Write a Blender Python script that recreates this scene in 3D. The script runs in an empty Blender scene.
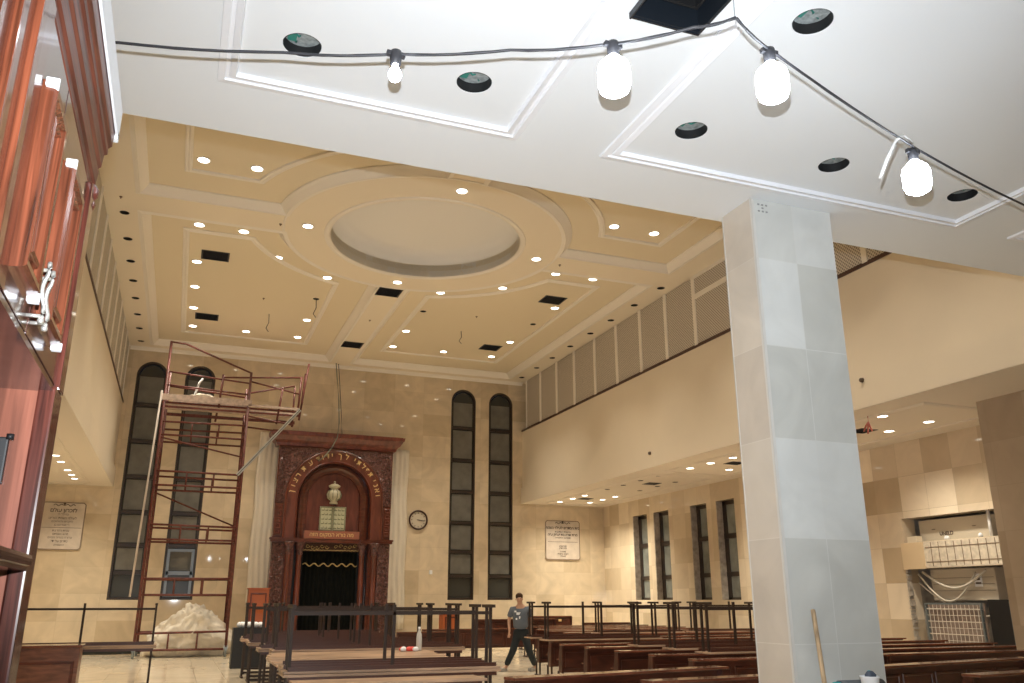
import bpy, bmesh, math, random
from mathutils import Vector, Matrix
random.seed(7)
S = bpy.context.scene; C = S.collection
PI = math.pi; R = math.radians

# ------------------------------------------------------------------ camera, world, exposure
cd = bpy.data.cameras.new('camera'); cam = bpy.data.objects.new('camera', cd); C.objects.link(cam)
cam.location = (0, 0, 1.6); cam.rotation_euler = (R(90 + 17.1), 0, R(-20.98))
cd.sensor_width = 36; cd.lens = 842 / 1024 * 36; cd.clip_start = .05; cd.clip_end = 200
S.camera = cam
w = bpy.data.worlds.new('night'); S.world = w; w.use_nodes = True
w.node_tree.nodes['Background'].inputs[0].default_value = (.02, .03, .05, 1)
w.node_tree.nodes['Background'].inputs[1].default_value = .3
S.view_settings.view_transform = 'Standard'; S.view_settings.look = 'None'
S.view_settings.exposure = 0.0; S.view_settings.gamma = 1; S.view_settings.use_curve_mapping = False
K_NAVE = 430.0     # watts of each nave downlight
K_AISLE = 250.0
K_BULB = 42.0      # emission of the string bulbs
K_FLASH = 2150.0
WARM = (1.0, .90, .73)
# the photographer's flash, a hand above the lens
fl = bpy.data.lights.new('camera_flash', 'SPOT'); fl.energy = K_FLASH; fl.color = (.90, .95, 1.0)
fl.spot_size = R(92); fl.spot_blend = 1.0; fl.shadow_soft_size = .012
flo = bpy.data.objects.new('camera_flash', fl); C.objects.link(flo)
flo.location = (0, 0, 1.82); flo.rotation_euler = (R(90 + 19), 0, R(-22))

# ------------------------------------------------------------------ materials
MATS = {}
def mat(name, col, rough=.5, metal=0, spec=.5, coat=0, emit=0, bump=None, vary=None, grain=None, ecol=None):
    if name in MATS: return MATS[name]
    m = bpy.data.materials.new(name); m.use_nodes = True; N = m.node_tree.nodes; L = m.node_tree.links
    b = N['Principled BSDF']; b.inputs['Base Color'].default_value = (*col, 1); b.inputs['Roughness'].default_value = rough
    b.inputs['Metallic'].default_value = metal; b.inputs['Specular IOR Level'].default_value = spec
    b.inputs['Coat Weight'].default_value = coat; b.inputs['Coat Roughness'].default_value = .08
    if emit:
        b.inputs['Emission Color'].default_value = (*(ecol or col), 1); b.inputs['Emission Strength'].default_value = emit
    g = N.new('ShaderNodeNewGeometry')
    if vary or grain:
        mp = N.new('ShaderNodeMapping'); L.new(g.outputs['Position'], mp.inputs[0])
        nt = N.new('ShaderNodeTexNoise'); L.new(mp.outputs[0], nt.inputs['Vector'])
        if grain: mp.inputs['Scale'].default_value = grain; nt.inputs['Scale'].default_value = 1; nt.inputs['Detail'].default_value = 6; nt.inputs['Distortion'].default_value = .6
        else: nt.inputs['Scale'].default_value = vary[0]; nt.inputs['Detail'].default_value = 5
        amt = (.65 if name[:3] == 'cab' else .45) if grain else vary[1]
        rp = N.new('ShaderNodeValToRGB'); L.new(nt.outputs['Fac'], rp.inputs[0])
        rp.color_ramp.elements[0].position = .3; rp.color_ramp.elements[1].position = .7
        lo = [c * (1 - amt) for c in col]; hi = [min(1, c * (1 + amt * .8)) for c in col]
        rp.color_ramp.elements[0].color = (*lo, 1); rp.color_ramp.elements[1].color = (*hi, 1)
        L.new(rp.outputs[0], b.inputs['Base Color'])
    if bump:
        bt = N.new('ShaderNodeTexNoise'); bt.inputs['Scale'].default_value = bump[0]; bt.inputs['Detail'].default_value = 4
        L.new(g.outputs['Position'], bt.inputs['Vector'])
        bn = N.new('ShaderNodeBump'); bn.inputs['Strength'].default_value = bump[1]; bn.inputs['Distance'].default_value = bump[2]
        L.new(bt.outputs['Fac'], bn.inputs['Height']); L.new(bn.outputs[0], b.inputs['Normal'])
    MATS[name] = m; return m

def tile(name, ax, w_, h_, ox, oz, c1, c2, mortar=None, msize=.004, rough=.18, bias=0, vein=.12, spec=.5):
    """polished stone slabs in a grid; ax = which world axes run along and up the face"""
    if name in MATS: return MATS[name]
    m = bpy.data.materials.new(name); m.use_nodes = True; N = m.node_tree.nodes; L = m.node_tree.links
    b = N['Principled BSDF']; b.inputs['Roughness'].default_value = rough; b.inputs['Specular IOR Level'].default_value = spec
    g = N.new('ShaderNodeNewGeometry'); sp = N.new('ShaderNodeSeparateXYZ'); L.new(g.outputs['Position'], sp.inputs[0])
    cb = N.new('ShaderNodeCombineXYZ'); L.new(sp.outputs[ax[0]], cb.inputs[0]); L.new(sp.outputs[ax[1]], cb.inputs[1])
    ad = N.new('ShaderNodeVectorMath'); ad.operation = 'SUBTRACT'; L.new(cb.outputs[0], ad.inputs[0]); ad.inputs[1].default_value = (ox, oz, 0)
    br = N.new('ShaderNodeTexBrick'); br.offset = 0; br.squash = 1; L.new(ad.outputs[0], br.inputs['Vector'])
    br.inputs['Scale'].default_value = 1; br.inputs['Brick Width'].default_value = w_; br.inputs['Row Height'].default_value = h_
    br.inputs['Mortar Size'].default_value = msize; br.inputs['Mortar Smooth'].default_value = 0; br.inputs['Bias'].default_value = bias
    br.inputs['Color1'].default_value = (*c1, 1); br.inputs['Color2'].default_value = (*c2, 1)
    br.inputs['Mortar'].default_value = (*(mortar or c1), 1)
    nt = N.new('ShaderNodeTexNoise'); nt.inputs['Scale'].default_value = 1.3; nt.inputs['Detail'].default_value = 7; nt.inputs['Distortion'].default_value = 1.2
    L.new(g.outputs['Position'], nt.inputs['Vector'])
    mr = N.new('ShaderNodeMapRange'); mr.inputs[1].default_value = .3; mr.inputs[2].default_value = .7
    mr.inputs[3].default_value = 1 - vein; mr.inputs[4].default_value = 1 + vein; L.new(nt.outputs['Fac'], mr.inputs[0])
    mx = N.new('ShaderNodeVectorMath'); mx.operation = 'SCALE'; L.new(br.outputs['Color'], mx.inputs[0]); L.new(mr.outputs[0], mx.inputs['Scale'])
    L.new(mx.outputs[0], b.inputs['Base Color']); MATS[name] = m; return m

def lattice(name, ax, pitch, light, dark, thr):
    m = bpy.data.materials.new(name); m.use_nodes = True; N = m.node_tree.nodes; L = m.node_tree.links
    b = N['Principled BSDF']; b.inputs['Roughness'].default_value = .6
    g = N.new('ShaderNodeNewGeometry'); sp = N.new('ShaderNodeSeparateXYZ'); L.new(g.outputs['Position'], sp.inputs[0])
    def M(op, a, c=None):
        n = N.new('ShaderNodeMath'); n.operation = op
        for i, v in enumerate((a, c)):
            if v is None: continue
            if isinstance(v, (int, float)): n.inputs[i].default_value = v
            else: L.new(v, n.inputs[i])
        return n.outputs[0]
    u, v = sp.outputs[ax[0]], sp.outputs[ax[1]]; k = PI / pitch
    p = M('ABSOLUTE', M('SINE', M('MULTIPLY', M('ADD', u, v), k))); q = M('ABSOLUTE', M('SINE', M('MULTIPLY', M('SUBTRACT', u, v), k)))
    f = M('GREATER_THAN', M('MULTIPLY', p, q), thr)
    mx = N.new('ShaderNodeMix'); mx.data_type = 'RGBA'; L.new(f, mx.inputs[0])
    mx.inputs[6].default_value = (*light, 1); mx.inputs[7].default_value = (*dark, 1)
    L.new(mx.outputs[2], b.inputs['Base Color']); MATS[name] = m; return m

field = mat('cream_ceiling_paint', (.80, .71, .53), .75)
beam = mat('pale_ceiling_paint', (.86, .78, .63), .75)
crownm = mat('ivory_moulding', (.88, .83, .74), .6)
domem = mat('grey_white_dome_plaster', (.84, .83, .80), .8)
white = mat('white_ceiling_paint', (.82, .85, .88), .7)
whitem = mat('white_gloss_moulding', (.88, .90, .95), .4)
gallery = mat('gallery_front_paint', (.80, .71, .57), .7, vary=(.35, .05))
soffit = mat('soffit_paint', (.80, .73, .62), .7)
m_back = tile('marble_ark_wall', (0, 2), 1.2, .86, .1, .1, (.58, .47, .32), (.69, .58, .42), (.55, .45, .31), .004, .035)
m_side = tile('marble_side_wall', (1, 2), .81, .835, .66, .33, (.60, .49, .34), (.80, .69, .52), (.6, .49, .35), .004, .07, vein=.06)
m_sideL = tile('marble_left_wall', (1, 2), .81, .835, .66, .33, (.62, .48, .30), (.76, .62, .43), (.55, .43, .28), .004, .14)
m_pilY = tile('marble_pillar_cool_lit', (0, 2), .475, .866, 4.806, .385, (.56, .56, .52), (.70, .71, .69), (.66, .66, .63), .004, .05, vein=.09)  # front face cooler: flash and bulb light put into the colour
m_pilX = tile('marble_pillar_warm_lit', (1, 2), .48, .866, 6.07, .385, (.60, .53, .45), (.68, .61, .52), (.70, .64, .56), .004, .06, vein=.09)  # same marble warmed: light on the left face put into the colour
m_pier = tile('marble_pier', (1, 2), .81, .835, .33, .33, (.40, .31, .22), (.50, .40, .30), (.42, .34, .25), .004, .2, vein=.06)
m_floor = tile('marble_floor', (0, 1), .6, .6, 0, 0, (.70, .60, .45), (.78, .68, .52), (.45, .36, .25), .004, .12)
concrete = mat('bare_concrete', (.42, .37, .31), .9, vary=(6, .3), bump=(20, .6, .02))
mahog = mat('mahogany', (.115, .028, .014), .28, coat=.4, grain=(3, 3, 14))
mahogr = mat('mahogany_red', (.155, .040, .024), .35, coat=.35, grain=(6, 6, 1.2))
pewm = mat('pew_wood', (.065, .018, .010), .35, coat=.25, grain=(2, 8, 8))
pewtop = mat('pew_top_wood', (.17, .060, .036), .22, coat=.6, grain=(2, 8, 8))  # pew wood lightened, ledge highlights put into the colour
tabm = mat('tabletop_wood', (.46, .31, .21), .4, coat=.15, grain=(1, 6, 6))
tedge = mat('table_edge_wood', (.075, .028, .018), .4)
legm = mat('brown_painted_steel', (.045, .029, .022), .5, spec=.3)
cabm = mat('cabinet_lacquer', (.115, .030, .020), .22, coat=.8, grain=(60, 60, 2))
cabo = mat('cabinet_orange_trim', (.15, .042, .020), .25, coat=.7, grain=(60, 60, 2))  # trim lacquer made more orange to stand in for bulb light
cabd = mat('cabinet_dark_lacquer', (.085, .035, .030), .2, coat=.8, grain=(10, 10, 2))
foam = mat('white_foam', (.85, .86, .88), .8)
silver = mat('brushed_silver', (.78, .76, .70), .3, metal=.7)
black = mat('black', (.012, .012, .013), .5)
blackc = mat('black_curtain', (.006, .007, .0065), 1, spec=.1)
gold = mat('gold_leaf', (.85, .62, .28), .4, metal=.3)
goldd = mat('old_gold_thread', (.38, .27, .10), .6)
greeng = mat('pale_green_glass', (.55, .55, .38), .35)
greend = mat('dark_green_line', (.18, .20, .12), .5)
carve = mat('carved_mahogany', (.15, .06, .05), .3, coat=.3, vary=(14, .8), bump=(9, 1.0, .12))
stucco = mat('lamp_trim_white', (.85, .8, .72), .5)
lens = mat('downlight_lens', (1, .95, .85), .5, emit=9, ecol=(1, .93, .80))
winf = mat('dark_window_frame', (.035, .025, .02), .35)
winfb = mat('blue_grey_window_frame', (.20, .24, .30), .3)
glass = mat('dark_window_glass', (.055, .055, .048), .25, spec=.25)
blind = mat('grey_roller_blind', (.15, .145, .125), .5, vary=(3, .2))
glass2 = mat('grey_window_pane', (.24, .26, .24), .25, spec=.7, vary=(2, .3))
rust = mat('rust_red_scaffold_paint', (.13, .032, .024), .55, vary=(9, .4))
pale = mat('dusty_wood', (.55, .43, .36), .8, vary=(8, .25))
alum = mat('aluminium_track', (.55, .56, .54), .35, metal=.6)
cloth = mat('cream_dust_sheet', (.80, .74, .63), .9, vary=(3, .12), bump=(6, .5, .05))
sheet = mat('white_plastic_sheet', (.74, .67, .55), .6, bump=(5, .4, .04))
plaque = mat('plaque_marble', (.60, .52, .43), .35, vary=(4, .1))
ink = mat('engraved_ink', (.09, .065, .05), .6)
cable = mat('black_cable', (.03, .03, .035), .5)
cablew = mat('white_cable', (.8, .8, .78), .5)
green = mat('green_cable', (.03, .22, .18), .5)
galv = mat('galvanised_can', (.20, .23, .24), .45, metal=.4)
duct = mat('black_duct', (.012, .016, .022), .4)
mesh_r = lattice('gallery_lattice', (1, 2), .085, (.68, .62, .53), (.28, .25, .21), .42)
acm = mat('air_unit_casing', (.58, .52, .42), .5)
sill = mat('dark_sill', (.07, .03, .02), .5)
orange = mat('orange_varnish', (.42, .11, .035), .4)

# ------------------------------------------------------------------ geometry helpers
class G:
    def __init__(s): s.b = bmesh.new(); s.m = [] ; s.cur = 0
    def _fin(s, geo, mi):
        for f in geo:
            f.material_index = mi
    def box(s, x0, x1, y0, y1, z0, z1, mi=0, M=None, bev=0):
        r = bmesh.ops.create_cube(s.b, size=1); v = r['verts']
        bmesh.ops.scale(s.b, vec=(abs(x1 - x0), abs(y1 - y0), abs(z1 - z0)), verts=v)
        bmesh.ops.translate(s.b, vec=((x0 + x1) / 2, (y0 + y1) / 2, (z0 + z1) / 2), verts=v)
        fs = set(f for q in v for f in q.link_faces)
        if bev:
            es = list(set(e for f in fs for e in f.edges))
            rb = bmesh.ops.bevel(s.b, geom=es, offset=bev, segments=2, affect='EDGES', profile=.7)
            v = list(set(rb['verts']) | set(q for f in rb['faces'] for q in f.verts)); fs = set(f for q in v for f in q.link_faces)
            v = list(set(q for f in fs for q in f.verts))
        if M: bmesh.ops.transform(s.b, matrix=M, verts=v)
        s._fin(fs, mi); return s
    def cyl(s, p, q, r, n=12, r2=None, mi=0, cap=True):
        p, q = Vector(p), Vector(q); d = q - p
        rr = bmesh.ops.create_cone(s.b, cap_ends=cap, segments=n, radius1=r, radius2=r if r2 is None else r2, depth=d.length)
        M = Matrix.Translation((p + q) / 2) @ d.to_track_quat('Z', 'Y').to_matrix().to_4x4()
        bmesh.ops.transform(s.b, matrix=M, verts=rr['verts'])
        for f in set(f for v in rr['verts'] for f in v.link_faces): f.material_index = mi; f.smooth = len(f.verts) == 4 and n > 6
        return s
    def tube(s, pts, r, n=8, mi=0):
        pts = [Vector(p) for p in pts]; rings = []
        for i, p in enumerate(pts):
            t = (pts[min(i + 1, len(pts) - 1)] - pts[max(i - 1, 0)]).normalized()
            a = t.cross(Vector((0, 0, 1)));
            if a.length < .2: a = t.cross(Vector((0, 1, 0)))
            a.normalize(); c = t.cross(a)
            rings.append([s.b.verts.new(p + r * (math.cos(k * 2 * PI / n) * a + math.sin(k * 2 * PI / n) * c)) for k in range(n)])
        for i in range(len(rings) - 1):
            for k in range(n):
                f = s.b.faces.new((rings[i][k], rings[i][(k + 1) % n], rings[i + 1][(k + 1) % n], rings[i + 1][k])); f.smooth = True; f.material_index = mi
        for e in (rings[0], rings[-1]):
            f = s.b.faces.new(e); f.material_index = mi
        return s
    def lathe(s, prof, c=(0, 0, 0), n=24, mi=0, M=None):
        rings = []
        for r_, z in prof:
            rings.append([s.b.verts.new((c[0] + r_ * math.cos(k * 2 * PI / n), c[1] + r_ * math.sin(k * 2 * PI / n), c[2] + z)) for k in range(n)] if r_ > 1e-5 else [s.b.verts.new((c[0], c[1], c[2] + z))])
        for i in range(len(rings) - 1):
            a, d = rings[i], rings[i + 1]
            for k in range(n):
                q = [a[k % len(a)], a[(k + 1) % len(a)], d[(k + 1) % len(d)], d[k % len(d)]]
                u = []
                for x in q:
                    if x not in u: u.append(x)
                if len(u) > 2:
                    f = s.b.faces.new(u); f.smooth = True; f.material_index = mi
        if M: bmesh.ops.transform(s.b, matrix=M, verts=[v for r_ in rings for v in r_])
        return s
    def prism(s, poly, a0, a1, axis='Z', mi=0):
        def P(u, v, t): return (u, v, t) if axis == 'Z' else ((u, t, v) if axis == 'Y' else (t, u, v))
        A = [s.b.verts.new(P(u, v, a0)) for u, v in poly]; B = [s.b.verts.new(P(u, v, a1)) for u, v in poly]
        fs = [s.b.faces.new(A[::-1]), s.b.faces.new(B)]; n = len(poly)
        for i in range(n): fs.append(s.b.faces.new((A[i], A[(i + 1) % n], B[(i + 1) % n], B[i])))
        for f in fs: f.material_index = mi
        return s
    def sweep(s, poly, prof, axis='Z', closed=True, mi=0, smooth=False):
        """prof = (inward offset, third coordinate) along a planar polyline"""
        n = len(poly); rings = []
        A = sum(poly[i][0] * poly[(i + 1) % n][1] - poly[(i + 1) % n][0] * poly[i][1] for i in range(n)) if closed else 1
        sg = 1 if A > 0 else -1
        for i, p in enumerate(poly):
            a = Vector(poly[i - 1]) if (closed or i) else None; c = Vector(poly[(i + 1) % n]) if (closed or i < n - 1) else None; p = Vector(p)
            d1 = (p - a).normalized() if a else (c - p).normalized(); d2 = (c - p).normalized() if c else d1
            n1 = Vector((-d1.y, d1.x)) * sg; n2 = Vector((-d2.y, d2.x)) * sg; m_ = (n1 + n2)
            m_ = m_ / max(.3, m_.dot(n1)) if m_.length > 1e-6 else n1
            ring = []
            for o, z in prof:
                q = p + m_ * o
                ring.append(s.b.verts.new((q.x, q.y, z) if axis == 'Z' else ((q.x, z, q.y) if axis == 'Y' else (z, q.x, q.y))))
            rings.append(ring)
        for i in range(n if closed else n - 1):
            r1, r2 = rings[i], rings[(i + 1) % n]
            for k in range(len(prof) - 1):
                f = s.b.faces.new((r1[k], r1[k + 1], r2[k + 1], r2[k])); f.material_index = mi; f.smooth = smooth
        return s
    def get(s, name, m, parent=None, fixn=True):
        if fixn: bmesh.ops.recalc_face_normals(s.b, faces=s.b.faces[:])
        me = bpy.data.meshes.new(name); s.b.to_mesh(me); s.b.free()
        for x in (m if isinstance(m, (list, tuple)) else [m]): me.materials.append(x)
        o = bpy.data.objects.new(name, me); C.objects.link(o)
        if parent: o.parent = parent
        return o
def tag(o, label, cat, group=None):
    o['label'] = label; o['category'] = cat
    if group: o['group'] = group
    return o
def thing(name, label, cat, loc=(0, 0, 0), rz=0, group=None):
    o = bpy.data.objects.new(name, None); C.objects.link(o); o.empty_display_size = .1
    o.location = loc; o.rotation_euler = (0, 0, rz); return tag(o, label, cat, group)
def struct(o, label=None):
    o['kind'] = 'structure'
    if label: o['label'] = label
    return o
def dup(root, label, loc=None, rz=None, group=None):
    r = root.copy(); C.objects.link(r); r['label'] = label
    if loc is not None: r.location = loc
    if rz is not None: r.rotation_euler = (0, 0, rz)
    if group: r['group'] = group
    for ch in list(root.children):
        c = ch.copy(); C.objects.link(c); c.parent = r
        for g in list(ch.children):
            d = g.copy(); C.objects.link(d); d.parent = c
    return r
def cut(o, g):
    me = bpy.data.meshes.new('cut'); bmesh.ops.recalc_face_normals(g.b, faces=g.b.faces[:]); g.b.to_mesh(me); g.b.free()
    k = bpy.data.objects.new('cut', me); C.objects.link(k)
    md = o.modifiers.new('b', 'BOOLEAN'); md.operation = 'DIFFERENCE'; md.solver = 'EXACT'; md.object = k
    dg = bpy.context.evaluated_depsgraph_get(); nm = bpy.data.meshes.new_from_object(o.evaluated_get(dg))
    o.modifiers.clear(); o.data = nm; bpy.data.objects.remove(k, do_unlink=True)
def text(s_, size, m, loc, rot, name, parent=None, ext=.004, align='CENTER', bold=0):
    cu = bpy.data.curves.new('t', 'FONT'); cu.body = s_; cu.size = size; cu.extrude = ext; cu.align_x = align; cu.align_y = 'CENTER'; cu.offset = bold
    t = bpy.data.objects.new('t', cu); C.objects.link(t); dg = bpy.context.evaluated_depsgraph_get()
    me = bpy.data.meshes.new_from_object(t.evaluated_get(dg)); bpy.data.objects.remove(t, do_unlink=True)
    me.materials.clear(); me.materials.append(m); o = bpy.data.objects.new(name, me); C.objects.link(o)
    o.location = loc; o.rotation_euler = rot
    if parent: o.parent = parent
    return o
def rect(x0, x1, y0, y1): return [(x0, y0), (x1, y0), (x1, y1), (x0, y1)]
def circ(cx, cy, r, n=64): return [(cx + r * math.cos(2 * PI * k / n), cy + r * math.sin(2 * PI * k / n)) for k in range(n)]
ORD = ['first', 'second', 'third', 'fourth', 'fifth', 'sixth', 'seventh', 'eighth', 'ninth', 'tenth', 'eleventh', 'twelfth', 'thirteenth', 'fourteenth', 'fifteenth', 'sixteenth']

# ------------------------------------------------------------------ room shell
XL, XR, YB, ZC, ZS, YE = -2.43, 12.72, 32.0, 10.35, 5.33, 6.63
XLL, XRR, YN = -6.2, 16.35, -4.0
struct(G().box(XLL - .3, XRR + .8, YN - .3, YB + .3, -.3, 0).get('floor', m_floor))
def arch(cx, z0, zt, w_, n=20):
    r = w_ / 2; zs = zt - r
    return [(cx - r, z0), (cx + r, z0)] + [(cx + r * math.cos(k * PI / n), zs + r * math.sin(k * PI / n)) for k in range(n + 1)]
WX = (-1.58, .05, 10.17, 11.78)
wf = struct(G().box(XLL, XRR, YB, YB + .4, 0, 10.9).get('wall_front', m_back))
c = G()
for x in WX: c.prism(arch(x, 1.62, 9.85, 1.04), YB - .1, YB + .6, 'Y')
cut(wf, c)
struct(G().box(XLL - .3, XLL, YN, YB, 0, ZS).get('wall_left', m_sideL))
wr = struct(G().box(XRR, XRR + .4, 17.4, YB, 0, ZS).get('wall_right', m_side))
m_check = tile('marble_two_tone', (1, 2), .81, .835, .66, .33, (.50, .385, .25), (.92, .80, .63), (.55, .45, .32), .004, .07, vein=.06)
wr2 = struct(G().box(XRR, XRR + .4, YN, 17.4, 0, ZS).get('wall_right_near', m_check))
SW = ((28.4, 29.5), (26.85, 27.92), (24.42, 25.42), (22.85, 23.87))
c = G()
for a, b in SW: c.box(XRR - .1, XRR + .6, a, b, 1.62, 4.73)
cut(wr, c); c = G()
c.box(XRR - .1, XRR + .9, 12.0, 16.12, 2.93, 3.5); c.box(XRR - .1, XRR + .9, 12.0, 16.2, .35, 2.32)
cut(wr2, c)
struct(G().box(XLL, XRR, YN - .3, YN, 0, ZS).get('wall_back', m_back))
struct(G().box(XLL, XRR + .4, YE, YE + .2, ZS + .3, 10.9).get('wall_rear_gallery', gallery))
# gallery fronts: plaster wall with a band that stands out at its foot
for nm, x, sgn in (('wall_gallery_right', XR, 1), ('wall_gallery_left', XL, -1)):
    g = G(); a, b = sorted((x, x + sgn * .25)); g.box(a, b, YE + .2, YB, ZS + .02, 8.27)
    p, q = sorted((x, x - sgn * .07)); g.box(p, q, YE + .2, YB, ZS + .01, 5.97)
    struct(g.get(nm, gallery))
    a, b = sorted((x - sgn * .03, x + sgn * .28)); struct(G().box(a, b, YE + .2, YB, 8.27, 8.33).get('trim_sill', sill))
    a, b = sorted((x + sgn * 1.6, x + sgn * 1.8)); struct(G().box(a, b, YE, YB, ZS + .3, 10.9).get('wall_gallery_back', gallery))
# near white soffit
slab = struct(G().box(XLL, XRR, YN, YE, ZS, ZS + .3).get('ceiling', white))
HN = [(.43, 5.24), (1.70, 5.23), (3.60, 5.23), (3.61, 3.75), (5.11, 5.27), (6.68, 5.30)]
c = G()
for x, y in HN: c.cyl((x, y, ZS - .1), (x, y, ZS + .5), .136, 40)
VN = (2.42, 2.95, 3.52, 4.11); c.box(VN[0], VN[1], VN[2], VN[3], ZS - .1, ZS + .5)
cut(slab, c)
def moulding(poly, z, w_, m, name, d=.03):
    pr = [(0, z), (.004, z - d * .55), (w_ * .36, z - d * .75), (w_ * .40, z - d * .35), (w_ * .58, z - d * .3), (w_ * .64, z - d * .6), (w_ * .92, z - d), (w_, z)]
    return struct(G().sweep(poly, pr).get(name, m))
for i, (a, b) in enumerate(((-5.2, -.86), (-.11, 2.29), (3.07, 7.21), (7.95, 12.0))):
    moulding(rect(a, b, 1.0, 5.87), ZS, .14, whitem, 'trim_%d' % (i + 1), .035)
# side aisle soffits
sr = struct(G().box(XR - .065, XRR, YE, YB, ZS, ZS + .25).get('ceiling_right_aisle', soffit))
sl = struct(G().box(XLL, XL + .065, YE, YB, ZS, ZS + .25).get('ceiling_left_aisle', soffit))
AV = [(14.3, 29.45), (14.46, 24.69), (14.45, 20.0), (14.35, 14.95)]
AH = [(13.80, 26.63), (13.79, 25.43), (15.05, 26.55), (15.03, 25.29), (15.02, 24.13), (15.03, 22.93), (13.77, 24.22), (13.77, 23.06)]
c = G()
for x, y in AH: c.cyl((x, y, ZS - .1), (x, y, ZS + .4), .1, 24)
for x, y in AV: c.box(x - .22, x + .22, y - .22, y + .22, ZS - .1, ZS + .4)
cut(sr, c)
moulding(rect(13.35, 15.65, 17.0, 22.2), ZS, .1, soffit, 'trim_5'); moulding(rect(13.35, 15.65, 22.8, 31.2), ZS, .1, soffit, 'trim_6'); moulding(rect(13.35, 15.65, 12.2, 16.6), ZS, .1, soffit, 'trim_7')
moulding(rect(-5.6, -3.0, 20, 31.2), ZS, .1, soffit, 'trim_8')
# nave ceiling
CX, CY, RO, RI, ZF = 5.05, 19.3, 3.56, 2.4, 10.53
def coffer(x0, x1, y0, y1, r):
    """rectangle with the corner nearest the rosette bitten out by a circle, counter-clockwise"""
    cxn = x1 if abs(x1 - CX) < abs(x0 - CX) else x0; cyn = y1 if abs(y1 - CY) < abs(y0 - CY) else y0
    ex = CX + math.copysign(math.sqrt(r * r - (cyn - CY) ** 2), (x0 + x1) / 2 - CX); ey = CY + math.copysign(math.sqrt(r * r - (cxn - CX) ** 2), (y0 + y1) / 2 - CY)
    a0 = math.atan2(cyn - CY, ex - CX); a1 = math.atan2(ey - CY, cxn - CX)
    d = (a1 - a0 + PI) % (2 * PI) - PI
    arc = [(CX + r * math.cos(a0 + d * k / 24), CY + r * math.sin(a0 + d * k / 24)) for k in range(25)]
    out = []
    for p in rect(x0, x1, y0, y1):
        if p == (cxn, cyn):
            prev = out[-1] if out else (x0, y1)
            out += arc if abs(prev[1] - cyn) < 1e-6 else arc[::-1]
        else: out.append(p)
    return out
XC0, XC1 = -1.67, 11.93
COF = [coffer(XC0, 4.56, 20.0, 31.43, RO), coffer(5.47, XC1, 20.0, 31.43, RO), coffer(XC0, 4.56, 7.5, 18.9, RO), coffer(5.47, XC1, 7.5, 18.9, RO)]
INN = [coffer(-.77, 3.55, 20.95, 30.12, 4.4), coffer(6.2, 10.85, 20.95, 30.0, 4.4), coffer(-.77, 3.55, 8.5, 17.85, 4.4), coffer(6.2, 11.0, 8.5, 17.75, 4.4)]
cl = struct(G().box(XL - .25, XR + .25, YE, YB, ZC, ZF).get('ceiling_nave_beams', beam))
cu_ = struct(G().box(XL - 1.8, XR + 1.8, YE, YB, ZF, ZF + .2).get('ceiling_nave', field))
NHb = [(12.36, y) for y in (31.11, 29.52, 27.99, 26.37, 24.73, 23.21, 21.64, 20.04)] + [(-2.06, y) for y in (20.18, 21.79, 23.36, 24.91, 26.47, 28.09, 29.64, 31.2)]
NHf = [(3.12, 25.1), (6.53, 25.05), (10.35, 25.0)]
NVb = [(4.98, 23.2), (4.98, 28.97)]; NVf = [(.06, 22.6), (.02, 28.1), (10.0, 22.55), (9.92, 28.1)]
c = G()
for p in COF: c.prism(p, ZC - .1, ZF + .05)
c.prism(circ(CX, CY, RI), ZC - .1, ZF + .05)
for x, y in NHb: c.cyl((x, y, ZC - .05), (x, y, ZF + .05), .115, 20)
for x, y in NVb: c.box(x - .34, x + .34, y - .34, y + .34, ZC - .05, ZF + .05)
cut(cl, c)
c = G(); c.prism(circ(CX, CY, RI), ZF - .05, ZF + .3)
for x, y in NHb: c.cyl((x, y, ZF - .05), (x, y, ZF + .3), .1, 20)
for x, y in NHf: c.cyl((x, y, ZF - .05), (x, y, ZF + .3), .1, 20)
for x, y in NVf: c.box(x - .34, x + .34, y - .31, y + .31, ZF - .05, ZF + .3)
cut(cu_, c)
struct(G().lathe([(RI, ZC), (RI, ZC + .35), (RI - .06, ZC + .55), (RI - .2, ZC + .66), (RI - .45, ZC + .7), (0, ZC + .72)], (CX, CY, 0), 64).get('ceiling_dome', domem))
for i, p in enumerate(COF):
    pr = [(-.1, ZC - .004), (0, ZC - .03), (.02, ZC), (.05, ZC + .03), (.12, ZC + .1), (.17, ZC + .14), (.17, ZF)]
    struct(G().sweep(p, pr).get('trim_%d' % (10 + i), crownm))
for i, p in enumerate(INN):
    w_ = .16; pr = [(0, ZF), (0, ZF - .02), (.03, ZF - .035), (.07, ZF - .03), (.1, ZF - .05), (.15, ZF - .045), (w_, ZF)]
    struct(G().sweep(p, pr).get('trim_%d' % (20 + i), crownm))
struct(G().sweep(circ(CX, CY, RI + .15, 96), [(0, ZC), (.01, ZC - .03), (.07, ZC - .045), (.12, ZC - .03), (.15, ZC), (.15, ZC + .1)]).get('trim_30', crownm))
struct(G().sweep(circ(CX, CY, RO, 96), [(0, ZC), (.01, ZC - .02), (.05, ZC - .02), (.06, ZC)]).get('trim_31', crownm))
# cornice where the nave walls meet the ceiling
struct(G().sweep([(XL, YB), (XR, YB)], [(-.0, ZC - .12), (-.03, ZC - .12), (-.05, ZC - .06), (-.1, ZC - .03), (-.12, ZC)], closed=False).get('trim_32', crownm))

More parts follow.
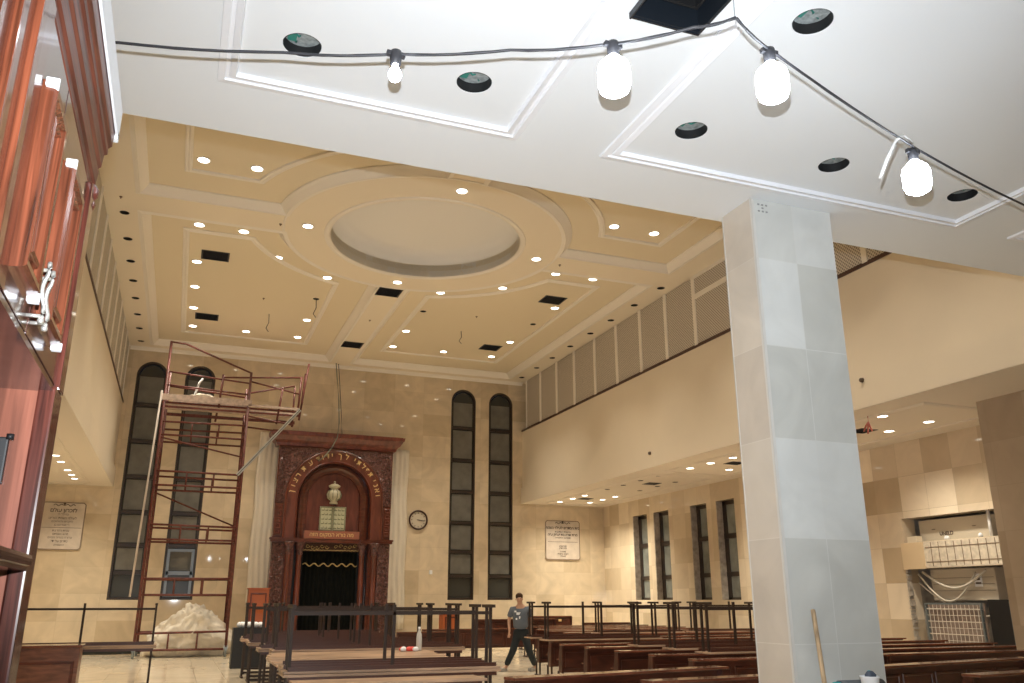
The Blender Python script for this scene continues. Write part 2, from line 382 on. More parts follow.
# ------------------------------------------------------------------ recessed cans, vents, downlights
can_plate = mat('dull_grey_slab', (.30, .33, .33), .8, vary=(25, .4))
def can(x, y, z, r, h, label, grp, wires=0):
    t = thing('ceiling_opening', label, 'hole', (x, y, z), 0, grp)
    G().lathe([(r, .001), (r, h)], (0, 0, 0), 32).get('can', black, t)
    G().cyl((0, 0, h), (0, 0, h + .01), r, 32).get('plate', can_plate if wires else black, t)
    if wires:
        a = random.uniform(0, 6)
        G().tube([(r * .8 * math.cos(a), r * .8 * math.sin(a), h), (.04 * math.cos(a), .03, .1), (-.03, -.05, .03), (-.07 * math.sin(a), -.02, h)], .007, 6).get('wire', green, t)
        G().box(-.1, -.04, -.02, .06, h - .02, h - .001).get('green_board', green, t)
    return t
NLAB = ['round cut-out in the white soffit, leftmost, with the black cord crossing in front of it', 'round cut-out in the white soffit between the small bulb and the big left bulb',
        'round cut-out in the white soffit just above the top left corner of the marble pillar', 'round cut-out in the white soffit at the top right of the photo',
        'round cut-out in the white soffit, left of the bulb with the loose wire', 'round cut-out in the white soffit at far right below the drooping cord']
for (x, y), l in zip(HN, NLAB): can(x, y, ZS, .132, .085, l, 'cut-outs in the white soffit', 1)
for i, (x, y) in enumerate(NHb):
    side = 'right' if i < 8 else 'left'; k = i if i < 8 else 15 - i
    can(x, y, ZC, .108, .14, 'dark hole in the %s edge beam of the nave, %s from the ark' % (side, ORD[k]), 'dark holes along the nave edge beams')
for (x, y), l in zip(NHf, ('far left coffer, with a thin wire hanging from it', 'far right coffer, close to the centre beam', 'far right coffer, close to the lattice side')):
    can(x, y, ZF, .095, .1, 'small dark hole in the ' + l, 'dark holes inside the coffers')
for i, (x, y) in enumerate(AH):
    can(x, y, ZS, .095, .12, 'dark hole in the right aisle soffit, %s row, %s from the ark wall' % ('inner' if x < 14.5 else 'outer', ORD[[0, 1, 0, 1, 2, 3, 2, 3][i]]), 'dark holes in the right aisle soffit')
def vent(x, y, z, a, b, label):
    t = thing('ceiling_vent', label, 'vent', (x, y, z), 0, 'dark ceiling vents')
    G().sweep(rect(-a, a, -b, b), [(-.03, -.002), (-.03, -.012), (.01, -.012), (.01, .1)]).get('frame', duct, t)
    g = G(); n = 9
    for k in range(n):
        yy = -b + (k + .5) * 2 * b / n; g.box(-a + .012, a - .012, yy - .008, yy + .008, .005, .05)
    g.get('slat', duct, t); G().box(-a + .015, a - .015, -b + .015, b - .015, .1, .12).get('backing', galv, t)
for (x, y), l in zip(NVb, ('near the rosette', 'near the ark wall')): vent(x, y, ZC, .33, .33, 'dark square vent in the centre beam of the nave ceiling, ' + l)
for (x, y), l in zip(NVf, ('far left coffer, nearer the rosette', 'far left coffer, nearer the ark wall', 'far right coffer, nearer the rosette', 'far right coffer, nearer the ark wall')): vent(x, y, ZF, .33, .30, 'dark rectangular vent in the ' + l)
for (x, y), l in zip(AV, ('closest to the ark wall', 'second from the ark wall', 'third from the ark wall', 'closest to the camera, beside the pillar')): vent(x, y, ZS, .21, .21, 'dark square vent in the right aisle soffit, ' + l)
# big open duct in the near soffit
t = thing('open_duct', 'large square black duct opening at the top of the white soffit', 'duct', (VN[0], VN[2], ZS))
a, b = VN[1] - VN[0], VN[3] - VN[2]
G().sweep(rect(.003, a - .003, .003, b - .003), [(-.01, -.02), (.012, -.02), (.012, .5), (.02, .5)]).get('collar', duct, t)
G().box(.02, a - .02, .02, b - .02, .46, .48).get('damper', galv, t)
G().box(-.012, .0, 0, b, -.05, -.004).box(0, a, b - .0, b + .014, -.03, -.004).get('flange', duct, t)
G().box(.12, a - .1, .14, b - .12, .2, .22).sweep(rect(.08, a - .06, .1, b - .08), [(0, .1), (.02, .1), (.02, .22), (0, .22)]).get('inner_sleeve', black, t)

lamp_data = {}
def downlight(x, y, z, label, grp, power, r=.12, size=86):
    t = thing('downlight', label, 'downlight', (x, y, z), 0, grp)
    G().lathe([(r * 1.25, 0), (r * 1.25, -.012), (r, -.014), (r * .98, -.004)], n=24).get('trim_ring', stucco, t)
    G().lathe([(r * .97, -.008), (r * .5, -.012), (0, -.013)], n=24).get('lens', lens, t)
    if power not in lamp_data:
        d = bpy.data.lights.new('downlight_beam', 'SPOT'); d.energy = power; d.color = WARM; d.spot_size = R(86 if power == K_NAVE else 125); d.spot_blend = .9; d.shadow_soft_size = .1
        lamp_data[power] = d
    lo = bpy.data.objects.new('beam', lamp_data[power]); C.objects.link(lo); lo.parent = t; lo.location = (0, 0, -.06)
NLg = 'lit downlights of the nave ceiling'
def q(x, y): return (x * 1.0206, y * 1.0206)
for (x, y), l in zip([(-.39, 20.24), (.65, 20.27), (-.39, 22.74), (-.40, 24.77), (-.40, 26.75), (-.38, 28.70), (1.32, 28.69), (3.04, 28.73), (3.08, 26.72), (3.09, 22.67), (1.62, 21.67)],
    ['at its near left corner', 'second along its near edge', 'second down its left row', 'third down its left row', 'fourth down its left row', 'in its far left corner', 'middle of its far row', 'in its far right corner', 'one before its far right corner', 'beside the rosette and the centre beam', 'by the curve of the rosette']):
    downlight(*q(x, y), ZF, 'lit round downlight in the far left coffer, ' + l, NLg, K_NAVE)
for (x, y), l in zip([(6.43, 22.69), (8.02, 21.68), (9.02, 20.09), (10.17, 20.08), (10.16, 22.75), (10.14, 26.64), (10.15, 28.62), (8.28, 28.63), (6.40, 28.66), (6.39, 26.71)],
    ['left one under the rosette curve', 'right one under the rosette curve', 'at its near edge, inner', 'at its near right corner', 'second down its right row beside the vent', 'third down its right row', 'in its far right corner', 'middle of its far row', 'in its far left corner', 'one before its far left corner']):
    downlight(*q(x, y), ZF, 'lit round downlight in the far right coffer, ' + l, NLg, K_NAVE)
for (x, y), l in zip([(-.39, 16.87), (.68, 16.85), (9.09, 16.72), (10.21, 16.73)], ['left one in the near left coffer', 'right one in the near left coffer', 'left one in the near right coffer', 'right one in the near right coffer']):
    downlight(*q(x, y), ZF, 'lit round downlight, ' + l, NLg, K_NAVE)
for (x, y), l in zip([(2.09, 19.38), (5.04, 16.27), (8.10, 19.30), (5.03, 22.32)], ['left', 'near', 'right', 'far']):
    downlight(x, y, ZC, 'lit round downlight on the %s side of the rosette ring' % l, NLg, K_NAVE)
for sx, l in ((-1, 'left'), (1, 'right')):  # unseen downlights assumed by symmetry, added to light the near walls
    for (dx, y), w_ in zip(((5.4, 14.2), (5.4, 11.6), (5.4, 9.2), (3.6, 9.2), (1.9, 9.2), (1.9, 12.0)), ORD):
        downlight(CX + sx * dx, y, ZF, 'added unseen downlight in the near %s coffer behind the soffit edge, %s round' % (l, w_), NLg, K_NAVE)
ALg = 'lit downlights of the right aisle soffit'
for k, y in enumerate((30.75, 29.55, 28.5)): downlight(13.82, y, ZS, 'lit downlight, far corner of right aisle, inner row, %s from ark wall' % ORD[k], ALg, K_AISLE, .11)
for k, y in enumerate((30.56, 29.45, 28.4)): downlight(15.04, y, ZS, 'lit downlight, far corner of right aisle, outer row, %s from ark wall' % ORD[k], ALg, K_AISLE, .11)
for x, y, l in ((13.78, 21.28, 'inner row left of the pillar, farthest'), (13.8, 20.25, 'inner row left of the pillar, middle'), (13.82, 19.21, 'inner row left of the pillar, nearest'), (15.02, 21.11, 'outer row just left of the pillar'), (15.03, 19.9, 'outer row hidden partly behind the pillar'),
                (13.57, 13.52, 'right of the pillar beside the hanging red wires'), (14.95, 14.75, 'right of the pillar above the air unit niche, left one'), (14.95, 13.61, 'right of the pillar above the air unit niche, right one')):
    downlight(x, y, ZS, 'lit aisle downlight, ' + l, ALg, K_AISLE, .11)
for k, y in enumerate((30.2, 29.28, 28.25, 26.56, 25.4)): downlight(-3.38, y, ZS, 'lit downlight in the left aisle soffit, %s from the ark wall' % ORD[k], 'lit downlights of the left aisle soffit', K_AISLE, .1)
can(-3.74, 29.19, ZS + .0, .09, .001, 'dark spot in the left aisle soffit beside the lit downlights', 'left aisle hole') if 0 else None
# thin wires dangling from the ceiling
for (x, y, z, h), l in zip([(3.12, 25.1, ZF, .6), (1.9, 27.1, ZF, .6), (8.3, 26.6, ZF, .45)], ['from the hole near the centre beam', 'in the middle of the far left coffer', 'in the middle of the far right coffer']):
    tag(G().tube([(x, y, z + .12), (x + .02, y - .02, z - h * .5), (x - .05, y + .03, z - h * .8), (x + .03, y, z - h)], .012, 6).get('hanging_wire', cable), 'thin dark wire dangling ' + l, 'wire', 'wires dangling from the nave ceiling')
for x, y, z, l in ((-2.09, 19.3, ZC, 'left edge beam'), (5.0, 17.97, ZC + .72, 'dome'), (1.45, 19.5, ZC, 'cross beam left of the rosette'), (8.85, 19.45, ZC, 'cross beam right of the rosette'), (5.0, 26.0, ZC, 'centre beam'), (1.6, 25.6, ZF, 'far left coffer'), (8.3, 24.9, ZF, 'far right coffer')):
    tag(G().lathe([(.035, .01), (.035, -.012), (.012, -.018), (.01, -.04), (.018, -.045), (0, -.046)], (x, y, z), 12).get('ceiling_sprinkler', mat('brown_brass', (.2, .12, .07), .4)), 'tiny dark sprinkler head in the ' + l, 'sprinkler', 'sprinkler heads')
t = thing('sprinkler_bracket', 'small metal sprinkler bracket on the white soffit at the top right', 'sprinkler', (4.12, 3.1, ZS))
G().lathe([(.03, 0), (.03, -.01), (.01, -.015), (.01, -.05), (.022, -.055), (0, -.056)], n=16).get('head', galv, t)

# ------------------------------------------------------------------ gallery lattice panels
def lattice_panel(x, y0, y1, z0, z1, sgn, label, high=False):
    t = thing('lattice_panel', label, 'lattice panel', (x, y0, z0), 0, 'lattice panels along the %s gallery' % ('right' if sgn > 0 else 'left'))
    w_ = y1 - y0; h = z1 - z0; s_ = sgn; X0 = .02 * s_; X1 = .07 * s_
    G().box(X0, X0 + .02 * s_, .06, w_ - .06, .03, h - .02).get('perforated_sheet', mesh_r, t)
    G().box(X0 - .03 * s_, X1, 0, .07, 0, h).get('post', crownm, t)
    G().box(X0 - .03 * s_, X1, w_ - .07, w_, 0, h).get('post', crownm, t)
    if high: G().box(X0 - .03 * s_, X1, .07, w_ - .07, h * .66, h * .73).box(X0 - .03 * s_, X1, .07, w_ - .07, h * .96, h).get('cross_rail', crownm, t)
    G().box(X0 - .01 * s_, X1, .07, w_ - .07, 0, .04).get('bottom_rail', sill, t)
YG = [31.95] + [31.6 - 1.55 * k for k in range(1, 16)]
YG = [31.55, 30.04, 28.45, 26.87, 25.19, 23.59, 22.0, 20.48, 18.95, 17.2, 15.6, 14.1, 12.6, 11.1, 9.6, 8.1]
for i in range(len(YG) - 1):
    hi = (i == 8)
    lattice_panel(XR, YG[i + 1], YG[i], 8.33, ZC, 1, 'grey lattice panel, right gallery, %s from the ark%s' % (ORD[i], ', split by a cross rail' if hi else ''), hi)
    if i < 14: lattice_panel(XL, YG[i + 1], YG[i], 8.33, ZC, -1, 'grey lattice panel, left gallery, %s from the ark' % ORD[i])

# ------------------------------------------------------------------ windows
def arched_window(i, cx, lower_blue):
    t = bpy.data.objects.new('window_%d' % (i + 1), None); C.objects.link(t); t.location = (cx, YB + .06, 0); struct(t)
    out = arch(0, 1.62, 9.85, 1.04)
    G().sweep(out, [(0, 0), (0, -.03), (.07, -.03), (.085, .04), (.085, .12)], 'Y').get('window_frame', winf, t)
    g = G()
    zs = (8.25, 6.95, 5.7, 4.5, 3.4, 2.5)
    for z in zs: g.box(-.44, .44, -.03, .1, z - .055, z + .055)
    g.get('mullion', winf, t)
    G().prism([(x * .84, z) for x, z in arch(0, 1.7, 9.74, 1.04)], .06, .08, 'Y').get('pane', glass, t)
    for k, (a, b) in enumerate(zip((9.3,) + zs[:-1], zs)):
        G().box(-.40, .40, .035, .05, b + .09, a - (.09 if k else .0)).get('blind', blind, t)
    if lower_blue:
        G().sweep(rect(-.44, .44, 1.72, 3.3), [(0, -.05), (.09, -.05), (.09, .03)], 'Y').box(-.42, .42, -.05, .02, 2.44, 2.56).get('open_sash', winfb, t)
for i, x in enumerate(WX): arched_window(i, x, i == 1)
for i, (a, b) in enumerate(SW):
    t = bpy.data.objects.new('window_%d' % (i + 5), None); C.objects.link(t); t.location = (XRR + .26, (a + b) / 2, 0); struct(t)
    h = (b - a) / 2
    G().box(-.03, .08, -h, -h + .14, 1.62, 4.73).box(-.03, .08, h - .22, h, 1.62, 4.73).box(-.03, .08, -h, h, 4.6, 4.73).box(-.03, .08, -h, h, 1.62, 1.7).get('window_frame', winf, t)
    G().box(-.04, .08, -h, h, 3.52, 3.68).box(-.04, .08, -h, h, 2.34, 2.48).get('mullion', winf, t)
    G().box(.0, .02, -h + .1, h - .2, 1.66, 4.68).get('pane', glass2, t)
    G().box(-.26, -.03, h - .035, h - .001, 1.63, 4.72).get('rough_reveal', concrete, t)

# ------------------------------------------------------------------ pillars
t = thing('marble_pillar', 'tall square marble pillar carrying the white soffit in the right foreground', 'pillar', (0, 0, 0))
G().box(4.806, 5.757, 6.075, 6.50, 0, ZS - .001).get('front_cladding', m_pilY, t)
G().box(4.80, 4.82, 6.085, 6.54, 0, ZS - .002).get('left_cladding', m_pilX, t)
edge = mat('marble_corner_strip', (.62, .60, .56), .3)
G().box(4.797, 4.827, 6.062, 6.092, 0, ZS - .002).box(4.797, 4.81, 6.53, 6.545, 0, ZS - .002).get('corner_strip', edge, t)
g = G()
for a in range(3):
    for b in range(3):
        if (a + b) % 2 == 0 or a == 1: g.box(4.88 + a * .045, 4.9 + a * .045, 6.07, 6.075, 5.2 + b * .035, 5.215 + b * .035)
g.get('pencil_mark', mat('pencil_grey', (.3, .3, .29), .8), t)
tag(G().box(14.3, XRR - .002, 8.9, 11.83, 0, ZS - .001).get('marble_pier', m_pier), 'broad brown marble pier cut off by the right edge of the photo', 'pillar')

# ------------------------------------------------------------------ torah ark
def build_ark():
    t = thing('torah_ark', 'tall carved mahogany ark with arched niche, gold lettering and black curtain on the far wall', 'ark', (5.08, 31.35, 0))
    D = .5  # depth back to the wall
    # carcass with arched niche: front face polygon minus arch
    Z0 = 3.7; zs = 5.1
    o = G().box(-2.1, 2.1, 0, D, 0, 7.1).get('carcass', mahog, t)
    c = G(); c.prism([(-1.32, Z0), (1.32, Z0)] + [(1.32 * math.cos(k * PI / 32), zs + 1.36 * math.sin(k * PI / 32)) for k in range(33)], -.2, .3, 'Y')
    c.box(-1.32, 1.32, -.2, .36, -.1, Z0 - .12)
    o.parent = None; cut(o, c); o.parent = t
    def archpts(r, z0, n=36): return [(r, z0)] + [(r * math.cos(k * PI / n), zs + r * 1.02 * math.sin(k * PI / n)) for k in range(n + 1)] + [(-r, z0)]
    G().sweep(archpts(1.78, Z0), [(0, .0), (0, -.1), (.04, -.12), (.08, -.08), (.40, -.08), (.44, -.11), (.47, -.05), (.47, .25)], 'Y', False).get('arch_band', mahogr, t)
    G().sweep(archpts(1.26, Z0), [(0, .26), (.02, .12), (.1, .1), (.18, .14), (.28, .14), (.3, .2), (.3, .3)], 'Y', False).get('inner_arch', mahog, t)
    G().prism(archpts(.97, Z0), .24, .27, 'Y').get('niche_panel', mat('mahogany_panel', (.14, .035, .02), .5, grain=(8, 8, 1.5)), t)
    # cornice
    pr = [(0, 6.98), (-.08, 7.0), (-.1, 7.1), (-.2, 7.18), (-.3, 7.34), (-.33, 7.36), (-.35, 7.48), (-.1, 7.5)]
    path = [(-2.12, D - .01), (-2.12, -.02), (2.12, -.02), (2.12, D - .01)]
    G().sweep(path[::-1], [(abs(o_), z) for o_, z in pr], 'Z', False).box(-2.4, 2.4, -.3, D - .01, 7.47, 7.51).get('cornice', mahogr, t)
    # carved spandrels and pilasters
    for s_ in (-1, 1):
        g = G()
        pts = [(2.05 * s_, 6.9), (2.05 * s_, 4.95), (1.82 * s_, 4.95)] + [(1.80 * math.cos(k * PI / 40) * s_, zs + 1.84 * math.sin(k * PI / 40)) for k in range(0, 18)] + [(.3 * s_, 6.96)]
        g.prism(pts, -.06, .0, 'Y').get('carved_spandrel', carve, t)
        g = G(); random.seed(3 + s_)
        for k in range(48):
            z = random.uniform(5.0, 6.85); x = random.uniform(1.05, 2.0)
            if math.hypot(x, (z - zs)) < 1.93: x = 1.93
            r = random.uniform(.06, .13)
            g.tube([(s_ * (x + r * (1 - a / 9) * math.cos(a)), -.075, z + r * (1 - a / 9) * math.sin(a)) for a in [q_ * .6 for q_ in range(11)]], .016, 5)
        g.get('carved_scroll', carve, t)
        G().box(1.82 * s_, 2.08 * s_, -.07, 0, 3.78, 4.9).get('panelled_pilaster', mahog, t)
        g = G()
        for k in range(5): g.sweep(rect(min(1.86 * s_, 2.04 * s_), max(1.86 * s_, 2.04 * s_), 3.84 + k * .21, 4.0 + k * .21), [(0, -.07), (.02, -.095), (.04, -.075)], 'Y')
        g.get('small_panel', mahogr, t)
        G().box(1.68 * s_, 2.1 * s_, -.07, 0, .0, 3.55).get('carved_pilaster', carve, t)
        g = G()
        for k in range(44):
            z = .3 + k * .074; x = 1.89 + .12 * math.sin(k * 1.4); r = .07
            g.tube([(s_ * (x + r * (1 - a / 9) * math.cos(a + k)), -.085, z + r * (1 - a / 9) * math.sin(a + k)) for a in [q_ * .7 for q_ in range(9)]], .016, 5)
        g.get('carved_vine', carve, t)
        G().box(1.0 * s_, 2.17 * s_, -.18, .02, 3.58, 3.7).box(1.25 * s_, 2.2 * s_, -.2, .02, 3.66, 3.72).get('impost', mahog, t)
        for x, y in ((1.52, -.05), (1.12, .1)):
            col = G().lathe([(.13, 0), (.13, .3), (.1, .34), (.095, .4), (.105, 1.6), (.09, 3.05), (.11, 3.1), (.1, 3.16)], (x * s_, y, 0), 20).get('column', mahogr, t)
            G().lathe([(.1, 3.14), (.13, 3.2), (.1, 3.26), (.16, 3.36), (.13, 3.42), (.2, 3.54), (.2, 3.6), (0, 3.6)], (x * s_, y, 0), 14).get('capital', carve, col)
    # opening, curtain, valance
    G().box(-1.3, 1.3, .3, .34, 0, 3.6).get('recess_back', black, t)
    g = G(); n = 60; prof = []
    for k in range(n + 1): prof.append((-.97 + 1.94 * k / n, .2 + .03 * math.sin(k * 1.3)))
    for (x0, y0), (x1, y1) in zip(prof, prof[1:]):
        f = g.b.faces.new([g.b.verts.new(v) for v in ((x0, y0, .5), (x1, y1, .5), (x1, y1, 3.3), (x0, y0, 3.3))]); f.smooth = True
    bmesh.ops.remove_doubles(g.b, verts=g.b.verts[:], dist=1e-4)
    cur = g.get('curtain', blackc, t)
    G().tube([(-.97 + 1.94 * k / 60, .15, 2.82 + .05 * math.sin(k * .62)) for k in range(61)], .022, 6).get('gold_fringe', goldd, cur)
    G().sweep(rect(-1.02, 1.02, 3.28, 3.6), [(0, .1), (0, .08), (.03, .08), (.03, .1)], 'Y').box(-1.0, 1.0, .09, .12, 3.3, 3.58).get('valance', mat('dark_brown_velvet', (.05, .025, .018), .9), t)
    g = G()
    for s_ in (-1, 1):
        for k in range(5):
            z = 3.44 + .03 * math.sin(k * 2); x = s_ * (.16 + k * .17); r = .08
            g.tube([(x + r * (1 - a / 8) * math.cos(a * s_), .075, z + r * (1 - a / 8) * math.sin(a * s_)) for a in [q_ * .7 for q_ in range(10)]], .012, 5)
    g.tube([(-.98 + .0327 * k * 1.0, .075, 3.31 + .02 * abs(math.sin(k * .8))) for k in range(61)], .012, 5)
    g.get('gold_embroidery', goldd, t)
    g = G(); g.sweep([(-1.06, 0), (-1.06, 3.63), (1.06, 3.63), (1.06, 0)], [(0, .1), (0, .06), (.03, .06), (.03, .1)], 'Y', False).get('curtain_frame', mat('pale_brass_rod', (.5, .42, .3), .35, metal=.4), t)
    # inscription plinth, tablets, crown emblem
    G().box(-1.0, .98, .02, .26, 3.72, 4.0).get('inscription_plinth', mat('rosy_plinth', (.33, .12, .075), .35, coat=.3), t)
    text('הזה םוקמה ארונ המ'[::1], .19, gold, (-.02, .015, 3.86), (R(90), 0, 0), 'inscription', t, .006)
    for s_ in (-1, 1):
        tb = G().box(.01 * s_, .47 * s_, .16, .22, 4.02, 4.88).get('tablet', greeng, t)
        g = G()
        for k in range(5):
            z0 = 4.07 + k * .16
            for j in range(3): g.box((.05 + j * .13) * s_, (.15 + j * .13) * s_, .155, .16, z0 + .02, z0 + .05).box((.07 + j * .12) * s_, (.085 + j * .12) * s_, .155, .16, z0 + .04, z0 + .1)
        g.sweep(rect(min(.02 * s_, .46 * s_), max(.02 * s_, .46 * s_), 4.03, 4.87), [(0, .155), (.018, .15), (.03, .16)], 'Y').get('tablet_lettering', greend, tb)
    em = G().lathe([(0, 0), (.15, 0), (.15, .05), (.11, .08), (.14, .13), (.24, .2), (.27, .34), (.22, .46), (.13, .52), (.12, .56), (.2, .6), (.22, .66), (.12, .72), (.03, .74), (.03, .78), (.05, .8), (0, .84)], (0, .16, 4.98), 10).get('crown_emblem', mat('pale_jade_gilt', (.60, .56, .40), .4), t)
    g = G()
    for a in range(10):
        an = a * 2 * PI / 10; g.tube([(r_ * math.cos(an), .16 + r_ * math.sin(an), 4.98 + z) for r_, z in ((.15, .13), (.245, .2), (.275, .34), (.225, .46), (.14, .52))], .012, 5)
    g.get('rib', greend, em)
    # arc inscription, letters laid right to left
    words = ['ואני', 'תפלתי', 'לך', 'ידוד', 'עת', 'רצון']
    spans = [(8, 28), (37, 66), (77, 86.5), (97, 116), (127, 138), (149, 171)]
    for wd, (a0, a1) in zip(words, spans):
        for k, ch in enumerate(wd):
            a = R(a0 + (a1 - a0) * (k / max(1, len(wd) - 1))); r = 1.585
            text(ch, .26, gold, (r * math.cos(a), -.084, zs + 1.02 * r * math.sin(a)), (R(90), -(a - PI / 2), 0), 'gold_letter', t, .006, bold=.004)
    return t
ark = build_ark()
def hanging_sheet(x0, x1, z0, z1, label, y=YB - .07):
    g = G(); nx, nz = 14, 30; V = [[g.b.verts.new((x0 + (x1 - x0) * i / nx + .02 * math.sin(j * .5), y + .03 * math.sin(i * 1.7 + j * .13) + .012 * math.sin(j * .9 + i), z0 + (z1 - z0) * j / nz)) for i in range(nx + 1)] for j in range(nz + 1)]
    for j in range(nz):
        for i in range(nx):
            f = g.b.faces.new((V[j][i], V[j][i + 1], V[j + 1][i + 1], V[j + 1][i])); f.smooth = True
    o = g.get('hanging_dust_sheet', sheet); md = o.modifiers.new('s', 'SOLIDIFY'); md.thickness = .01
    return tag(o, label, 'sheet', 'dust sheets beside the ark')
hanging_sheet(2.3, 3.05, 1.4, 7.55, 'pale dust sheet hanging on the wall left of the ark')
hanging_sheet(7.2, 7.95, .6, 7.2, 'pale dust sheet hanging on the wall right of the ark')
tag(G().tube([(4.85, 31.5, 10.3), (4.9, 31.3, 9.6), (4.98, 31.15, 8.8), (5.02, 31.0, 7.9), (4.98, 30.95, 7.35), (4.8, 30.95, 6.95), (4.55, 30.98, 6.6), (4.35, 31.05, 6.45)], .022, 8).get('drooping_cable', mat('grey_green_cable', (.22, .24, .19), .5)), 'thick grey cable hanging from the ceiling down in front of the ark', 'cable')
tag(G().tube([(4.95, 31.55, 10.3), (5.02, 31.35, 9.4), (5.1, 31.1, 8.2), (5.14, 30.95, 7.5), (5.05, 30.93, 7.3)], .014, 8).get('drooping_cable', cable), 'thin dark cable running down beside the thick grey one above the ark', 'cable')

# ------------------------------------------------------------------ clock, plaques
t = thing('wall_clock', 'round wall clock with a dark brown rim right of the ark', 'clock', (8.41, YB - .001, 4.55))
MY = Matrix.Rotation(R(90), 4, 'X')
G().lathe([(0, .01), (.37, .01), (.38, .05), (.36, .08), (.33, .08), (.31, .05), (.31, .03)], n=40, M=MY).get('rim', mat('clock_rim', (.05, .02, .012), .3), t)
G().lathe([(0, .035), (.31, .035)], n=40, M=MY).get('dial', mat('clock_dial', (.62, .55, .43), .5), t)
g = G()
for k in range(12):
    a = k * PI / 6; g.box(-.012, .012, -.045, -.04, .235, .285, M=Matrix.Rotation(a, 4, 'Y'))
g.get('hour_mark', ink, t)
G().box(-.014, .014, -.05, -.046, -.04, .24, M=Matrix.Rotation(R(97), 4, 'Y')).get('minute_hand', ink, t)
G().box(-.018, .018, -.055, -.051, -.04, .15, M=Matrix.Rotation(R(101), 4, 'Y')).get('hour_hand', ink, t)
def mk_plaque(cx, cz, w_, h, label, lines):
    t = thing('memorial_plaque', label, 'plaque', (cx, YB - .002, cz)); c_ = .07
    oc = [(-w_ / 2 + c_, -h / 2), (w_ / 2 - c_, -h / 2), (w_ / 2, -h / 2 + c_), (w_ / 2, h / 2 - c_), (w_ / 2 - c_, h / 2), (-w_ / 2 + c_, h / 2), (-w_ / 2, h / 2 - c_), (-w_ / 2, -h / 2 + c_)]
    G().prism(oc, -.04, 0, 'Y').get('stone_slab', plaque, t)
    G().sweep(oc, [(0, -.041), (0, -.05), (.03, -.05), (.03, -.041)], 'Y').get('border', mat('plaque_border', (.24, .18, .13), .5), t)
    g = G()
    for s_ in (-1, 1): g.tube([(s_ * (.05 + .025 * k), -.05, h / 2 - .1 + .03 * math.sin(k * .9)) for k in range(12)], .012, 5)
    g.lathe([(0, .07), (.05, .03), (.02, 0), (.05, -.03), (0, -.04)], (0, -.05, h / 2 - .08), 10).get('crest', ink, t)
    for z, s_, tx, wl in lines:
        if tx: text(tx[::-1], s_, ink, (0, -.044, z), (R(90), 0, 0), 'inscription', t, .003, bold=.003 if s_ > .12 else 0)
        else: G().box(-wl, wl, -.046, -.04, z - .006, z + .006).get('ruled_line', ink, t)
mk_plaque(14.46, 3.94, 1.53, 1.55, 'rectangular stone memorial plaque with dark lettering on the wall right of the ark', [(.48, .15, 'בית המדרש לעילוי נשמת', 0), (.32, .1, 'הרבנית הצדקנית', 0), (.21, .135, 'מרת שרה בת יצחק ע״ה', 0), (.09, .09, 'נדבת בני המשפחה', 0), (-.07, 0, '', .66), (-.24, .08, 'לזכר עולם', 0), (-.32, .085, 'יהיה צדיק', 0), (-.45, .08, 'תנצב״ה', 0), (-.54, .1, 'נקבע בשנת', 0), (-.63, .08, 'תשע״ט', 0)])
mk_plaque(-3.75, 3.97, 1.32, 1.55, 'stone memorial plaque with dark lettering low on the wall left, half hidden by the cabinet', [(.5, .17, 'לזכרון עולם', 0), (.37, .09, 'בהיכל ה׳', 0), (.25, .11, 'לעילוי נשמת הורינו', 0), (.14, .09, 'היקרים והאהובים', 0), (.03, .09, 'ר׳ אברהם בן', 0), (-.06, 0, '', .6), (-.16, .09, 'ומרת רחל בת', 0), (-.27, .09, 'תהא נשמתם', 0), (-.38, .09, 'צרורה בצרור החיים', 0), (-.5, .1, 'נתרם על ידי', 0), (-.62, .08, 'המשפחה', 0)])
for x, l in ((13.7, 'left'), (14.0, 'right')):
    pass
tag(G().box(8.9, 9.02, YB - .06, YB - .001, 2.55, 2.7, bev=.01).get('wall_sensor', foam), 'small white box on the wall between the ark and the arched windows', 'sensor')

# ------------------------------------------------------------------ air units in the niche
t = thing('wall_niche', 'raw concrete recess behind the air units in the right wall', 'recess', (XRR, 0, 0))
G().box(.75, .8, 11.9, 16.3, .3, 3.6).box(.4, .78, 16.2, 16.26, .3, 3.6).box(.4, .78, 11.95, 12.0, .3, 3.6).box(.4, .78, 12, 16.2, .3, .35).box(.4, .78, 12, 16.2, 3.5, 3.55).get('lining', concrete, t)
random.seed(5); g = G()
for k in range(26):
    z = .5 + k * .075; g.box(.0, .12, 16.13 + random.uniform(0, .05), 16.24, z, z + random.uniform(.05, .09))
g.get('broken_edge', concrete, t)
def air_unit(y0, y1, z0, z1, label, txt):
    t = thing('air_unit', label, 'air conditioner', (XRR + .3, y0, z0)); w_ = y1 - y0; h = z1 - z0
    G().box(.0, .4, 0, w_, 0, h, bev=.02).get('casing', acm, t)
    if txt:
        text(txt, .12, ink, (-.005, w_ * .60, h * .3), (R(90), 0, R(-90)), 'lettering', t, .003, bold=.003)
        for k, yy in enumerate((w_ * .78, w_ * .2)): G().lathe([(0, 0), (.05, 0), (.05, .01), (0, .02)], (0, yy, h * .52), 12, M=None).get('screw_cover', ink, t)
    else:
        g = G()
        for k in range(3): g.box(-.012, 0, .05, w_ - .05, h * (.3 + k * .2), h * (.3 + k * .2) + .012)
        g.get('groove', mat('casing_shadow', (.3, .26, .2), .7), t)
        G().box(-.01, 0, .35, .55, h * .42, h * .82).get('sticker', foam, t)
        G().box(-.013, -.01, .4, .5, h * .62, h * .74).box(-.013, -.01, .38, .52, h * .5, h * .56).get('sticker_print', ink, t)
    return t
air_unit(13.95, 15.9, 2.95, 3.44, 'beige air unit with dark lettering in the upper slot of the right wall', 'UNELD')
